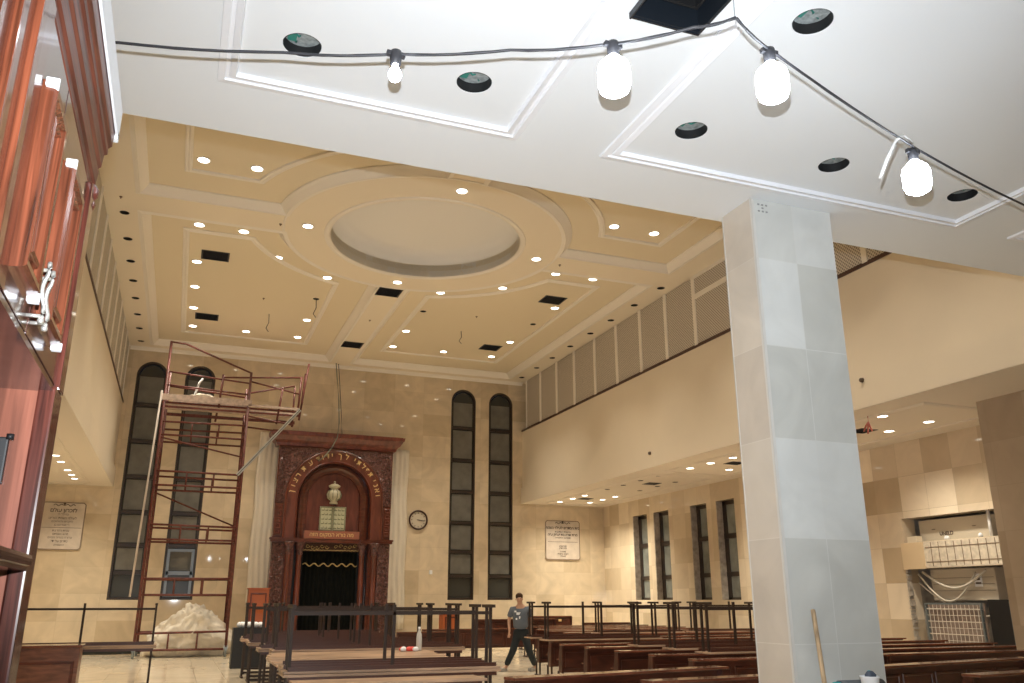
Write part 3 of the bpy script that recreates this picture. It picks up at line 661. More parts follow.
air_unit(14.0, 15.75, 1.6, 2.3, 'beige air unit with hanging pipes in the lower opening of the right wall', '')
# exposed strip between the two openings
t = thing('exposed_wall_band', 'raw rebar-marked concrete band with one tile between the two air unit openings', 'wall band', (XRR, 0, 0))
G().box(-.012, -.001, 12.0, 15.55, 2.33, 2.92).get('rough_render', mat('rough_render', (.68, .6, .48), .9, vary=(9, .18), bump=(18, .5, .02)), t)
g = G()
for z in (2.45, 2.78): g.box(-.022, -.012, 12.0, 15.5, z, z + .014)
for k in range(16): g.box(-.022, -.012, 12.1 + k * .215, 12.112 + k * .215, 2.36, 2.9)
g.get('rebar_mesh', mat('rebar', (.25, .18, .12), .8), t)
G().box(-.03, -.001, 15.55, 16.22, 2.31, 2.92, bev=.004).get('loose_tile', mat('tile_single', (.72, .56, .36), .3), t)
for y, r, l in ((14.9, .06, 'left'), (14.0, .05, 'right')):
    tag(G().lathe([(0, 0), (r, .01), (r, .05), (r * .6, .09), (0, .1)], (XRR + .05, y, 2.93), 10).get('plaster_lump', foam), 'small white plaster lump on the raw ledge under the upper air unit, %s one' % l, 'plaster', 'plaster lumps on the ledge')
tag(G().box(XRR + .02, XRR + .2, 15.75, 16.05, 2.93, 3.07, bev=.01).get('tile_offcut', mat('tile_offcut', (.75, .65, .5), .5)), 'pale block of tile lying on the ledge at the left of the upper niche', 'tile')
tag(G().cyl((XRR + .2, 13.85, 2.93), (XRR + .2, 13.85, 3.5), .035, 12).get('vertical_pipe', foam), 'vertical white pipe at the right of the upper niche', 'pipe')
for k, (y0, y1, zt, sag, l) in enumerate(((15.85, 14.1, 2.25, .38, 'upper thick one'), (16.0, 14.4, 2.2, .62, 'middle one'), (16.05, 13.2, 2.0, .55, 'lowest, running far right'))):
    pts = [(XRR + .16 + .03 * k, y0 + (y1 - y0) * a / 12, (zt if k < 2 else zt - .35 * a / 12) - sag * math.sin(PI * a / 12)) for a in range(13)]
    tag(G().tube(pts, .028 - .005 * k, 8).get('looped_pipe', mat('pipe_wrap', (.62, .58, .5), .6)), 'pale pipe looping in front of the lower air unit, ' + l, 'pipe', 'looping pipes')
tag(G().tube([(XRR + .15, 13.5, 2.28), (XRR + .12, 13.3, 2.0), (XRR + .1, 13.0, 1.85), (XRR + .12, 12.6, 1.85)], .025, 8).get('looped_pipe', MATS['pipe_wrap']), 'pale pipe bending down at the right end of the lower niche', 'pipe', 'looping pipes')
def cage(y0, y1, z0, z1, label):
    t = thing('wire_cage', label, 'cage', (XRR + .1, y0, z0)); w_ = y1 - y0; h = z1 - z0
    G().sweep(rect(0, w_, 0, h), [(0, 0), (0, -.02), (.04, -.02), (.04, .03), (0, .03)], 'X').get('frame', galv, t)
    g = G(); n = int(w_ / .105); m_ = int(h / .13)
    for k in range(1, n): g.cyl((0, k * w_ / n, 0), (0, k * w_ / n, h), .007, 5)
    for k in range(1, m_): g.cyl((0, 0, k * h / m_), (0, w_, k * h / m_), .007 if k % 2 else .011, 5)
    g.get('wire_grid', mat('pale_wire', (.72, .65, .56), .4), t)
    G().box(.1, .13, .02, w_ - .02, .02, h - .02).get('back_sheet', mat('cage_back', (.3, .23, .19), .8, vary=(5, .3)), t)
cage(14.3, 15.85, .6, 1.55, 'pale wire grid guard below the lower air unit, left one')
cage(12.3, 13.6, .6, 1.58, 'pale wire grid guard at the right end of the lower niche, partly behind the pier')
tag(G().tube([(13.30, 13.65, ZS), (13.30, 13.65, 5.2), (13.26, 13.61, 5.08)], .01, 6).tube([(13.30, 13.65, 5.2), (13.33, 13.65, 5.12), (13.40, 13.68, 5.02)], .018, 6).tube([(13.30, 13.65, 5.2), (13.22, 13.65, 5.12), (13.18, 13.68, 5.0)], .018, 6).tube([(13.30, 13.65, 5.2), (13.30, 13.68, 5.1), (13.28, 13.68, 4.96)], .018, 6).get('wire_bundle', mat('reddish_wires', (.55, .16, .12), .6)), 'tuft of red wires hanging from the aisle soffit right of the pillar', 'wires')

# ------------------------------------------------------------------ festoon of temporary bulbs
bulbm = mat('lit_frosted_bulb', (1, 1, 1), .4, emit=K_BULB, ecol=(.84, .92, 1.0))
ZK = 4.45
CP = [(-2.3, 4.9), (-.59, 4.33), (.24, 4.08), (.81, 3.87), (1.38, 3.62), (1.84, 3.40), (2.21, 3.12), (2.38, 3.0), (2.73, 3.14), (4.24, 3.64), (5.67, 4.0), (8.2, 4.8)]
ZP = [4.5, 4.45, 4.435, 4.43, 4.435, 4.44, 4.45, 4.47, 4.44, 4.44, 4.45, 4.55]
pts = []
for i in range(len(CP) - 1):
    for k in range(6):
        a = k / 6; pts.append((CP[i][0] * (1 - a) + CP[i + 1][0] * a, CP[i][1] * (1 - a) + CP[i + 1][1] * a, ZP[i] * (1 - a) + ZP[i + 1] * a - .015 * math.sin(PI * a)))
g = G().tube(pts, .008, 6)
g.tube([(x + .012 * math.sin(i * 1.1), y + .01 * math.cos(i * 1.1), z + .01 * math.cos(i * 1.1)) for i, (x, y, z) in enumerate(pts)], .006, 6)
tag(g.get('festoon_cord', cable), 'black twisted cord strung under the white soffit carrying the bulbs', 'cord')
tag(G().tube([(2.38, 3.0, 4.47), (2.36, 2.98, 4.9), (2.35, 2.97, ZS)], .003, 5).get('cord_hanger', galv), 'thin wire holding the bulb cord up to the white soffit', 'wire')
def bulb(x, y, z, s_, label, small=False):
    t = thing('light_bulb', label, 'light bulb', (x, y, z), 0, 'bulbs hanging on the cord')
    G().lathe([(.0, .03), (.03, .03), (.034, .01), (.03, -.05), (.022, -.055)], n=16).box(-.05, .05, -.014, .014, -.0, .025).get('socket', cable, t)
    if small: pr = [(.014, -.05), (.018, -.07), (.034, -.1), (.036, -.12), (.026, -.145), (0, -.157)]; col = None
    else: pr = [(.026, -.055), (.045, -.075), (.078, -.11), (.086, -.14), (.086, -.23), (.075, -.265), (.042, -.287), (0, -.292)]
    G().lathe([(.016, -.045), (.028, -.05), (.028, -.06)] if not small else [(.012, -.045), (.016, -.06)], n=16).get('collar', foam, t)
    G().lathe(pr, n=28).get('glowing_globe', bulbm, t)
bulb(.81, 3.87, 4.415, 1, 'small lit bulb on the cord, smallest of the four', True)
bulb(1.875, 3.385, 4.42, 1, 'large lit bulb on the cord left of the open duct')
bulb(2.69, 3.135, 4.42, 1, 'large lit bulb on the cord just right of the open duct')
bulb(4.21, 3.645, 4.40, 1, 'large lit bulb on the cord beside the loose white wire, farthest right')
tag(G().tube([(4.19, 3.62, 4.46), (4.08, 3.58, 4.47), (3.99, 3.56, 4.41), (3.93, 3.6, 4.28), (3.90, 3.65, 4.16)], .009, 6).get('loose_wire', cablew), 'loose white wire curling down left of the farthest right bulb', 'wire')

# ------------------------------------------------------------------ cabinet in the left foreground
def build_cabinet():
    t = thing('wall_cabinet', 'glossy red-brown panelled cabinet filling the left edge of the foreground', 'cabinet', (0, 0, 0))
    XF = -.53
    G().box(-1.1, XF, .9, 3.66, 2.37, 3.5).box(-1.1, XF + .02, .9, 3.68, 2.355, 2.375).get('upper_carcass', cabd, t)
    G().box(-1.1, XF + .01, 3.52, 3.66, 0, 2.36).get('side_panel', mat('striped_side_veneer', (.34, .12, .075), .25, coat=.8, grain=(30, 30, 1.2)), t)
    G().box(XF - .03, -.5, 3.5, 3.68, 0, 2.37, bev=.008).get('edge_stile', cabm, t)
    G().box(-1.12, -1.1, .9, 3.66, 0, 3.5).get('back_panel', cabm, t)
    G().box(-1.1, XF, .9, 3.52, 0, .85).box(-1.1, -.47, .9, 3.52, .85, .9, bev=.01).get('base_unit', cabm, t)
    G().box(-1.1, -.485, 1.6, 3.5, 1.715, 1.755, bev=.015).box(-1.1, -.5, 1.6, 3.5, 1.70, 1.717).get('shelf', cabd, t)
    # pilaster between the door pairs
    g = G(); g.box(XF, -.505, 1.9, 2.42, 2.38, 3.26); g.get('pilaster', cabm, t)
    g = G()
    for y in (2.0, 2.19): g.box(-.51, -.487, y, y + .06, 2.4, 3.24, bev=.008)
    g.get('flute', cabo, t)
    G().box(XF, -.497, 3.56, 3.68, 2.375, 3.26, bev=.006).get('end_stile', cabm, t)
    def door(y0, y1, py0, py1, handle_y, z1=3.03):
        d = G().box(XF, -.512, y0 + .003, y1 - .003, 2.385, 3.245, bev=.004).get('door', cabd, t)
        a, b = 2.46, z1
        G().sweep(rect(py0, py1, a, b), [(-.005, -.512), (0, -.478), (.012, -.468), (.03, -.47), (.04, -.488), (.062, -.492), (.068, -.475), (.078, -.47), (.09, -.5)], 'X').get('raised_frame', cabo, d)
        G().box(-.512, -.494, py0 + .09, py1 - .09, a + .09, b - .09, bev=.006).get('centre_panel', cabm, d)
        if handle_y:
            g = G(); zz = [2.415 + .19 * k / 12 for k in range(13)]
            g.tube([(-.474 + .006 * math.sin(k * .75), handle_y + .012 * math.sin(k * .52), z) for k, z in enumerate(zz)], .007, 10)
            for z in (2.43, 2.58): g.tube([(-.512, handle_y, z), (-.474, handle_y, z)], .006, 8)
            g.lathe([(0, -.01), (.008, -.007), (.010, 0), (.007, .008), (0, .01)], (-.47, handle_y, 2.415), 12)
            g.get('handle', silver, d)
    door(.9, 1.4, 1.0, 1.32, 0); door(1.4, 1.9, 1.5, 1.8, 0)
    door(2.43, 2.83, 2.44, 2.70, 2.79); door(2.835, 3.555, 2.94, 3.24, 2.87)
    # cornice: crown profile running along the front and returning at the far end
    pr = [(0, 3.24), (.006, 3.26), (.016, 3.265), (.016, 3.30), (.026, 3.31), (.03, 3.37), (.024, 3.38), (.036, 3.40), (.04, 3.46), (.05, 3.47), (.05, 3.50), (.062, 3.52), (.066, 3.60), (.07, 3.62), (.07, 3.70), (.0, 3.70)]
    G().sweep([(-.5 - .03, .9), (-.5 - .03, 3.66), (-1.1, 3.66)][::-1], [(o_, z) for o_, z in pr], 'Z', False).box(-1.1, -.5, .9, 3.70, 3.66, 3.70).get('cornice', mat('cabinet_cornice_wood', (.13, .036, .022), .42, coat=.12, grain=(60, 2, 60)), t)
    G().box(-.462, -.452, .9, 3.76, 3.58, 3.72).box(-.475, -.452, 3.73, 3.765, 3.565, 3.60).get('cornice_foam_edge', foam, t)
    G().lathe([(0, -.07), (.017, -.065), (.028, -.035), (.02, -.015), (.03, .0), (.034, .03), (.02, .055), (0, .06)], (-.515, 3.67, 3.24), 16).get('corner_finial', cabm, t)
    for y, z in ((2.44, 3.03), (2.70, 2.46), (2.94, 3.03), (3.24, 2.46)):
        g = G()
        for k in range(3): g.box(-.50, -.464 - .002 * k, y - .016 + k * .011, y - .006 + k * .011, z - .018, z + .008, bev=.003)
        g.get('foam_corner_guard', foam, t)
    G().box(-.66, -.625, 3.49, 3.52, 2.0, 2.17, bev=.006).lathe([(0, 0), (.013, 0), (.013, .02), (0, .02)], (-.62, 3.485, 2.16), 10).get('lock_case', black, t)
    return t
build_cabinet()

# ------------------------------------------------------------------ tables and upturned tables
def post_pair(g, x, z0, z1, foot_z, hw=.2):
    for y in (-.075, .075): g.box(x - .024, x + .024, y - .024, y + .024, z0, z1, bev=.004)
    g.box(x - .03, x + .03, -hw, hw, foot_z - .02, foot_z + .02, bev=.006)
def table(label, loc, rz=0, L=2.55, up=True, depth=.5, grp=None, mid=True, top=None):
    t = thing('synagogue_table' if up else 'upturned_table', label, 'table', loc, rz, grp); H = .775
    f = (lambda z: z) if up else (lambda z: H - z)
    def bx(g, a, b, c_, d, z0, z1, **k): z = sorted((f(z0), f(z1))); g.box(a, b, c_, d, z[0], z[1], **k); return g
    bx(G(), -L / 2 - .05, L / 2 + .05, -depth / 2, depth / 2, H - .03, H - .001, bev=.008).get('tabletop', top or tabm, t)
    bx(bx(G(), -L / 2, L / 2, -depth / 2 + .03, -depth / 2 + .05, H - .075, H - .03), -L / 2, L / 2, depth / 2 - .05, depth / 2 - .03, H - .075, H - .03).get('apron', tedge, t)
    for x in (-L / 2 + .03, L / 2 - .03):
        g = G(); z = sorted((f(.03), f(H - .03)))
        for y in (-.075, .075): g.box(x - .018, x + .018, y - .018, y + .018, z[0], z[1], bev=.003)
        z = sorted((f(0), f(.04))); g.box(x - .022, x + .022, -.21, .21, z[0], z[1], bev=.005); g.get('leg_frame', legm, t)
    if mid: bx(G(), -.02, .02, -.02, .02, -.0, H - .03, bev=.004).get('middle_leg', legm, t)
    bx(G(), -L / 2 + .03, L / 2 - .03, -.02, .02, .085, .125).get('stretcher', legm, t)
    return t
HT = .777
LG = 'tables of the left block'; UG = 'upturned tables on the left block'
def rowname(k): return ORD[k]
# left block: (x0, y, upturned on top?)
LB = [(1.32, 10.95, 1), (1.40, 11.75, 1), (1.42, 12.6, 0), (1.42, 13.25, 0), (1.45, 13.9, 0), (1.52, 14.45, 0), (1.6, 15.0, 0), (1.66, 15.6, 1), (1.5, 16.3, 1), (1.75, 16.95, 1), (1.7, 17.65, 1), (1.5, 18.5, 1), (1.55, 19.4, 1), (1.5, 20.4, 1), (1.6, 21.5, 1)]
for k, (x0, y, u) in enumerate(LB):
    LL = 2.58 if k < 7 else 3.05 + .22 * (k % 3)
    table('upright wooden table, left block, %s row from camera%s' % (ORD[k], ', carrying an upturned table' if u else ', bare top showing'), (x0 + LL / 2, y, 0), 0, LL, True, .54, LG)
    if u:
        n = sum(q_[2] for q_ in LB[:k]); table('dark-legged table turned upside down on the left block, %s counted from the camera' % ORD[n], (x0 + LL / 2, y, HT), 0, LL, False, .5, UG)
for k, (x0, y) in enumerate([(1.2, 22.6), (1.4, 23.6)]):
    table('upright table behind the left block near the ark, %s from camera' % ORD[k], (x0 + 2.5, y, 0), 0, 2.5, True, .5, LG)
    table('table turned upside down behind the left block, %s from camera' % ORD[k], (x0 + 2.5, y, HT), 0, 2.5, False, .5, UG)
# left of the scaffold
table('wooden table at the far left beside the marble wall', (-1.55, 18.3, 0), 0, 2.55, True, .5)
table('table turned upside down on another at the far left by the marble wall', (-1.55, 18.3, HT), 0, 2.55, False, .5)

def pew(label, loc, rz=0, L=2.8, grp=None, H=.8, ledge=.24):
    """bench seen from behind: back panel with a narrow ledge, seat on the ark side, end panels"""
    t = thing('wooden_pew', label, 'pew', loc, rz, grp)
    G().box(-L / 2 + .02, L / 2 - .02, 0, .03, .28, H - .03).get('back_panel', pewm, t)
    g = G(); n = max(2, int(L / .62))
    for k in range(n):
        a = -L / 2 + .06 + k * (L - .12) / n; b = a + (L - .12) / n - .05
        g.sweep(rect(a, b, .34, H - .12), [(0, -.001), (.01, -.014), (.03, -.014), (.04, -.001)], 'Y')
    g.get('panel_moulding', pewm, t)
    G().box(-L / 2, L / 2, -ledge + .06, .06, H - .03, H, bev=.008).get('top_ledge', pewtop, t)
    G().box(-L / 2 + .03, L / 2 - .03, .03, .26, .5, .52, bev=.005).get('book_shelf', pewtop, t)
    for x in (-L / 2, L / 2 - .025):
        G().prism([(-.03, .28), (.1, .28), (.1, .54), (.04, H - .03), (-.08, H - .03)], x, x + .025, 'X').get('end_panel', pewm, t)
        g = G()
        for y in (-.0, .2): g.box(x + .03, x + .06, y, y + .03, 0, .3)
        g.box(x + .03, x + .06, -.12, .3, 0, .035).get('leg_frame', legm, t)
    return t
PG = 'pews of the right-hand block'
RY = [(18.4, 7.66), (17.2, 7.42), (15.75, 7.02), (14.6, 7.0), (13.4, 6.98), (12.3, 7.0), (11.15, 7.0)]
far = [(20.1, 9.6), (21.3, 9.6), (22.5, 9.6), (23.7, 9.8), (24.9, 10.4), (26.1, 10.6), (27.3, 11.2)]
k = 0
for y, x0 in RY[::-1] + far:
    seg = ((15.5 if y > 12 else 14.2) - x0) / 2
    pew('mahogany pew, right block, %s row from camera, aisle end' % ORD[k], (x0 + seg / 2, y, 0), 0, seg - .04, PG)
    pew('mahogany pew, right block, %s row from camera, wall end' % ORD[k], (x0 + seg * 1.5, y, 0), 0, seg - .04, PG)
    k += 1
UR = [(18.25, 7.42, 'farthest, just right of the walking person'), (17.05, 7.28, 'second farthest'), (14.35, 7.9, 'middle one, before the narrow side windows'), (13.2, 7.95, 'second nearest'), (12.05, 7.86, 'nearest, beside the pillar')]
for y, x0, l in UR:
    table('table turned upside down across the right-hand pews, ' + l, (x0 + 1.31, y, .802), 0, 2.62, False, .42, 'upturned tables on the right-hand pews')
for y, x0, l in ((20.05, 10.0, 'left'), (20.05, 12.8, 'right')):
    table('table turned upside down on the farther right pews, %s one' % l, (x0 + 1.2, y + .1, .802), 0, 2.4, False, .42, 'upturned tables on the right-hand pews')
# nearer pews
pew('mahogany pew at the bottom centre of the photo running towards the pillar', (5.05, 9.55, 0), R(11.0), 3.2, 'nearest pews')
pew('mahogany pew at the bottom edge just left of the pillar', (5.75, 8.5, 0), R(5), 2.1, 'nearest pews')
pew('mahogany pew right of the pillar passing behind the white bucket', (10.1, 9.45, 0), R(9.5), 3.6, 'nearest pews')
pew('mahogany pew in the bottom right corner of the photo', (9.55, 7.9, 0), R(7), 2.05, 'nearest pews')
pew('long mahogany pew below the air unit niche, ending at the brown pier', (12.1, 11.1, 0), R(8), 3.6, 'nearest pews') if 0 else None
# low boards at the bottom of the left block
table('table with pale bare top, nearest the camera in the left block', (2.3, 9.75, 0), 0, 2.0, True, .5, LG)
# back pews by the ark wall
for x, y, L, H, l in ((10.2, 28.3, 1.5, 1.0, 'behind the walking person, left part'), (11.9, 28.5, 1.3, 1.0, 'behind the walking person, right part'), (13.1, 30.6, 2.1, 1.05, 'with two gold spots below the plaque'), (14.6, 28.6, 1.9, .85, 'dark and low near the right wall corner'), (8.3, 24.6, 3.2, .82, 'left of the walking person'), (6.35, 22.7, 1.7, .82, 'before the ark')):
    pew('tall mahogany bench back at the far end, ' + l, (x, y, 0), 0, L, 'benches at the far end', H, .1)
o = G().box(12.5, 12.62, 30.56, 30.58, .85, .93, bev=.005).box(13.6, 13.72, 30.56, 30.58, .85, .93, bev=.005).get('brass_plate_pair', gold); tag(o, 'two small brass plates on the tall bench back under the plaque', 'plate')
t = thing('reading_cabinet', 'brown wooden bench end with a panel at the bottom left corner', 'cabinet', (-1.78, 16.3, 0))
G().box(-.7, .42, 0, .5, 0, .86, bev=.01).get('body', mat('mid_brown_wood', (.20, .075, .04), .35, coat=.3, grain=(3, 3, 14)), t)
G().box(-.74, .45, -.03, .53, .86, .9, bev=.008).get('top', pewtop, t)
G().sweep(rect(-.62, .36, .08, .66), [(0, -.001), (.015, -.014), (.04, -.014), (.05, -.001)], 'Y').get('panel_moulding', mahog, t)
tag(G().box(-3.4, -.75, 30.0, 30.45, .02, .32, bev=.02).get('stone_plinth', mat('black_marble', (.02, .022, .02), .2)), 'low black stone plinth along the ark wall at the left', 'plinth')
# red-brown boxes beside the ark
for x, y, w_, z0, z1, l in ((2.15, 28.6, .62, 0, 1.98, 'left of the ark behind the left block'), (8.2, 27.6, .55, 0, 1.25, 'right of the ark behind the upturned legs')):
    t = thing('lectern_cabinet', 'orange-brown varnished wooden cabinet standing ' + l, 'cabinet', (x, y, 0))
    G().box(0, w_, 0, .5, z0, z1 - .04, bev=.01).get('body', orange, t); G().box(-.03, w_ + .03, -.03, .53, z1 - .04, z1, bev=.008).get('top', orange, t)
    G().sweep(rect(.06, w_ - .06, .2, z1 - .15), [(0, -.001), (.015, -.016), (.04, -.016), (.05, -.001)], 'Y').get('door_moulding', mahogr, t)
# things lying on the tables
t = thing('water_bottle', 'clear plastic bottle standing on the left block of tables', 'bottle', (4.03, 15.0, HT))
G().lathe([(0, 0), (.045, 0), (.05, .02), (.05, .2), (.045, .26), (.018, .33), (.016, .36)], n=16).get('bottle_body', mat('clear_plastic', (.6, .6, .56), .15), t)
G().lathe([(.02, .35), (.02, .385), (0, .385)], n=12).get('cap', foam, t)
g = G(); random.seed(9)
for k in range(7): g.lathe([(0, 0), (.05, .01), (.06, .04), (.03, .07), (0, .075)], (3.82 + random.uniform(-.12, .12), 14.85 + random.uniform(-.08, .08), HT), 7, mi=k % 2)
tag(g.get('snack_wrapper', [mat('red_wrapper', (.75, .08, .06), .5), foam]), 'crumpled red and white wrapper beside the plastic bottle', 'wrapper')
t = thing('flower_tray', 'dark tray of white crumpled paper at the left end of the tables near the scaffold', 'tray', (1.85, 21.75, HT + .8)) if 0 else thing('paper_tray', 'dark tray of white crumpled paper near the scaffold foot', 'tray', (1.75, 23.3, 0))
G().box(-.3, .5, -.25, .25, 0, .95, bev=.01).get('stand', black, t)
g = G()
for k in range(12): g.lathe([(0, 0), (.06, .02), (.08, .07), (.05, .12), (0, .14)], (random.uniform(-.22, .42), random.uniform(-.15, .15), .95), 7)
g.get('crumpled_paper', foam, t)
def blob(name, c_, ext, m, label, cat, seed=1, amp=.18, pw=1.0):
    b = bmesh.new(); bmesh.ops.create_icosphere(b, subdivisions=5, radius=1); random.seed(seed)
    from mathutils import noise
    for v in b.verts:
        n = v.co.normalized(); d = noise.fractal(n * 2.2 + Vector((seed, 0, 0)), 1.0, 2.0, 4); rdg = 1 - abs(noise.noise(n * 4 + Vector((0, seed, 0)))) * 2
        v.co = n * (1 + amp * d + amp * .35 * rdg + (.16 * (1 - 2 * abs(noise.noise(Vector((n.x * 5, n.y * 5, n.z * 1.8)) + Vector((3, seed, 1))))) + .04 * (1 - 2 * abs(noise.noise(Vector((n.x * 11, n.y * 11, n.z * 4)))))) * (pw == 2))
        z = max(0, v.co.z * .5 + .5) if pw != 1 else v.co.z * .5 + .5
        v.co = Vector((v.co.x * ext[0] * (1 if pw == 1 else (1.12 - .72 * min(1, z) ** .9)), v.co.y * ext[1], max(0, z) * ext[2]))
        v.co += Vector(c_)
    for f in b.faces: f.smooth = True
    me = bpy.data.meshes.new(name); b.to_mesh(me); b.free(); me.materials.append(m); o = bpy.data.objects.new(name, me); C.objects.link(o); return tag(o, label, cat)
blob('dust_sheet_heap', (.6, 28.68, 0), (1.3, .56, 1.35), cloth, 'heap of cream dust sheets piled under the foot of the scaffold', 'cloth', 4, .22, 2)
blob('black_sack', (1.95, 27.2, 0), (.22, .3, .75), black, 'black sack leaning beside the right scaffold wheel', 'sack', 8, .15)

# ------------------------------------------------------------------ scaffold tower
def build_scaffold():
    t = thing('scaffold_tower', 'tall rust-red tubular scaffold tower on wheels left of the ark', 'scaffold', (0, 28.0, 0)); D = 1.35; r = .042
    xl, xr = -.95, 1.58; b = rust
    for x, y, z in ((xl, 0, 9.55), (xr, 0, 8.75), (xl + .04, D, 8.9), (xr - .02, D, 8.5)):
        G().cyl((x, y, .16), (x, y, z), r, 10).get('post', b, t)
        w_ = thing_child('caster', t)
        G().lathe([(.0, -.04), (.1, -.04), (.14, -.03), (.14, .03), (.1, .04), (0, .04)], n=20, M=Matrix.Translation((x, y, .14)) @ Matrix.Rotation(R(90), 4, 'Y')).get('wheel', galv, w_)
        G().box(x - .06, x + .06, y - .03, y + .03, .2, .33).get('fork', alum, w_)
    for (zt, zb) in ((6.94, 6.53), (5.41, 4.98), (3.80, 3.36), (2.22, 1.76), (.68, .22)):
        for y in (0, D):
            g = G(); tl = .04 * math.sin(zt * 3)
            g.cyl((xl, y, zt), (xr, y, zt + tl), .032, 8); g.cyl((xl, y, zb), (xr, y, zb), .032, 8)
            for x in (xl + .9, xl + 1.7): g.cyl((x, y, zb), (x, y, zt), .026, 8)
            g.get('ledger_frame', b, t)
        for x in (xl, xr):
            g = G(); g.cyl((x, 0, zt), (x, D, zt), .022, 8); g.cyl((x, 0, zb), (x, D, zb), .022, 8); g.get('end_rung', b, t)
    g = G()
    for k in range(26): z = .5 + k * .28; g.cyl((xr, .28, z), (xr, .75, z), .014, 6)
    g.cyl((xr, .28, .22), (xr, .28, 7.7), .016, 6); g.cyl((xr, .75, .22), (xr, .75, 7.7), .016, 6); g.get('ladder', b, t)
    g = G()
    for k in range(26): z = .5 + k * .28; g.cyl((xl, .28, z), (xl, .75, z), .014, 6)
    g.get('ladder', b, t)
    for z0, z1, y in ((6.45, 5.95, 0), (4.9, 3.9, D)): G().cyl((xl, y, z0), (xr, y, z1), .026, 8).get('brace', b, t)
    for z in (7.55, 7.42): G().box(xl - .05, xr + 1.65, -.02, .02, z - .03, z + .03).get('deck_beam', b, t)
    G().box(xl - .05, xr + 1.65, D - .02, D + .02, 7.4, 7.5).get('deck_beam', b, t)
    for k in range(4): G().box(xl - .05 + (.0 if k % 2 else .3), xr + (1.6 if k > 1 else .1), .04 + k * .33, .34 + k * .33, 7.6, 7.65).get('deck_board', pale, t)
    G().box(xl - .08, xr + .1, -.05, -.02, 7.62, 7.82).get('toe_board', pale, t)
    G().box(xr, xr + 1.62, -.05, -.02, 7.6, 7.68).get('toe_board', pale, t)
    for p, q_ in (((xl, 0, 9.53), (xl + .45, 0, 9.5)), ((xl + .45, 0, 9.5), (xr, 0, 8.73)), ((xl, 0, 8.55), (xr, 0, 8.38)), ((xl, 0, 8.12), (xr, 0, 8.0)), ((xr, D, 8.35), (3.15, D, 8.75)), ((xr, 0, 8.45), (3.2, 0, 8.15)),
                  ((.7, 0, 8.5), (3.15, 0, 8.72)), ((xl, D, 8.4), (xr, D, 8.2))):
        G().cyl(p, q_, .03, 8).get('guard_rail', b, t)
    for p, q_ in (((3.15, 0, 7.4), (3.2, 0, 8.75)), ((3.22, .1, 7.3), (3.42, .1, 9.25)), ((2.5, 0, 7.1), (2.62, 0, 8.3)), ((.65, D, 7.3), (.78, D, 8.9)), ((3.15, D, 7.3), (3.15, D, 8.7)), ((.68, 0, 7.5), (.72, 0, 8.6))):
        G().cyl(p, q_, .034, 8).get('guard_post', b, t)
    G().cyl((3.28, .1, 7.9), (3.34, .1, 8.9), .04, 6).get('guard_clamp', b, t)
    for p, q_ in (((3.05, 0, 7.1), (1.6, 0, 7.3)), ((3.05, D, 7.1), (1.6, D, 7.2))): G().cyl(p, q_, .03, 8).get('outrigger', b, t)
    return t
def thing_child(name, parent):
    return G().box(-.001, .001, -.001, .001, -.001, .001).get(name, galv, parent) if 0 else parent
build_scaffold()
t = thing('aluminium_track', 'long aluminium track leaning diagonally off the scaffold platform', 'metal profile', (0, 0, 0))
G().box(-.05, .05, -.03, .03, -1.43, 1.43, M=Matrix.Translation((2.33, 27.93, 6.5)) @ Matrix.Rotation(R(38.6), 4, 'Y')).get('channel', alum, t)
G().box(-.012, .012, -.045, -.03, -1.43, 1.43, M=Matrix.Translation((2.33, 27.93, 6.5)) @ Matrix.Rotation(R(38.6), 4, 'Y')).get('groove', mat('dark_groove', (.12, .12, .11), .6), t)
tag(G().cyl((-1.22, 27.9, 1.7), (-1.05, 27.9, 7.9), .03, 8).get('painted_pole', mat('whitish_pole', (.62, .55, .5), .6)), 'long whitish pole standing along the left post of the scaffold', 'pole')
blob('platform_rag', (.15, 28.25, 7.655), (.38, .2, .3), cloth, 'pale crumpled rag lying on the scaffold platform', 'cloth', 6, .2)
tag(G().tube([(-.12, 28.1, 7.66), (-.05, 28.15, 8.0), (.02, 28.15, 8.3), (.12, 28.15, 8.45)], .035, 8).get('dangling_rope', foam), 'white rope end hanging over the scaffold guard rail', 'rope')

# ------------------------------------------------------------------ near the pillar: stick, bucket, rolls on a work table
t = thing('broom_stick', 'plain wooden broomstick leaning against the front of the marble pillar', 'broomstick', (0, 0, 0))
G().cyl((4.905, 5.76, .06), (5.03, 6.04, 1.52), .019, 14).lathe([(0, 0), (.019, 0), (.017, .012), (0, .018)], (5.03, 6.04, 1.515), 12).get('shaft', mat('bare_pine', (.55, .38, .22), .6, grain=(30, 30, 2)), t)
G().box(4.78, 5.03, 5.7, 5.82, 0, .07, bev=.01).get('broom_head', mat('broom_bristle', (.25, .18, .1), .9), t)
t = thing('work_trestle', 'low work trestle standing in front of the marble pillar', 'trestle', (5.44, 5.72, 0))
G().box(-.32, .32, -.14, .14, .78, .8).get('top', pale, t)
for x in (-.28, .28):
    for y in (-.1, .1): G().box(x - .02, x + .02, y - .02, y + .02, 0, .78).get('leg', pale, t)
t = thing('white_bucket', 'small white bucket with blue-green rags in it before the pillar', 'bucket', (5.2, 5.66, .84))
G().cyl((0, 0, -.038), (0, 0, 0), .055, 20).get('base', foam, t)
G().lathe([(.0, 0), (.055, 0), (.07, .17), (.077, .18), (.077, .19), (.069, .188), (.055, .02), (0, .02)], n=28).get('pail', foam, t)
g = G(); random.seed(2)
for k in range(6): g.lathe([(0, -.02), (.03, .0), (.035, .02), (.015, .045), (0, .05)], (random.uniform(-.03, .03), random.uniform(-.03, .03), .18), 7, mi=k % 2)
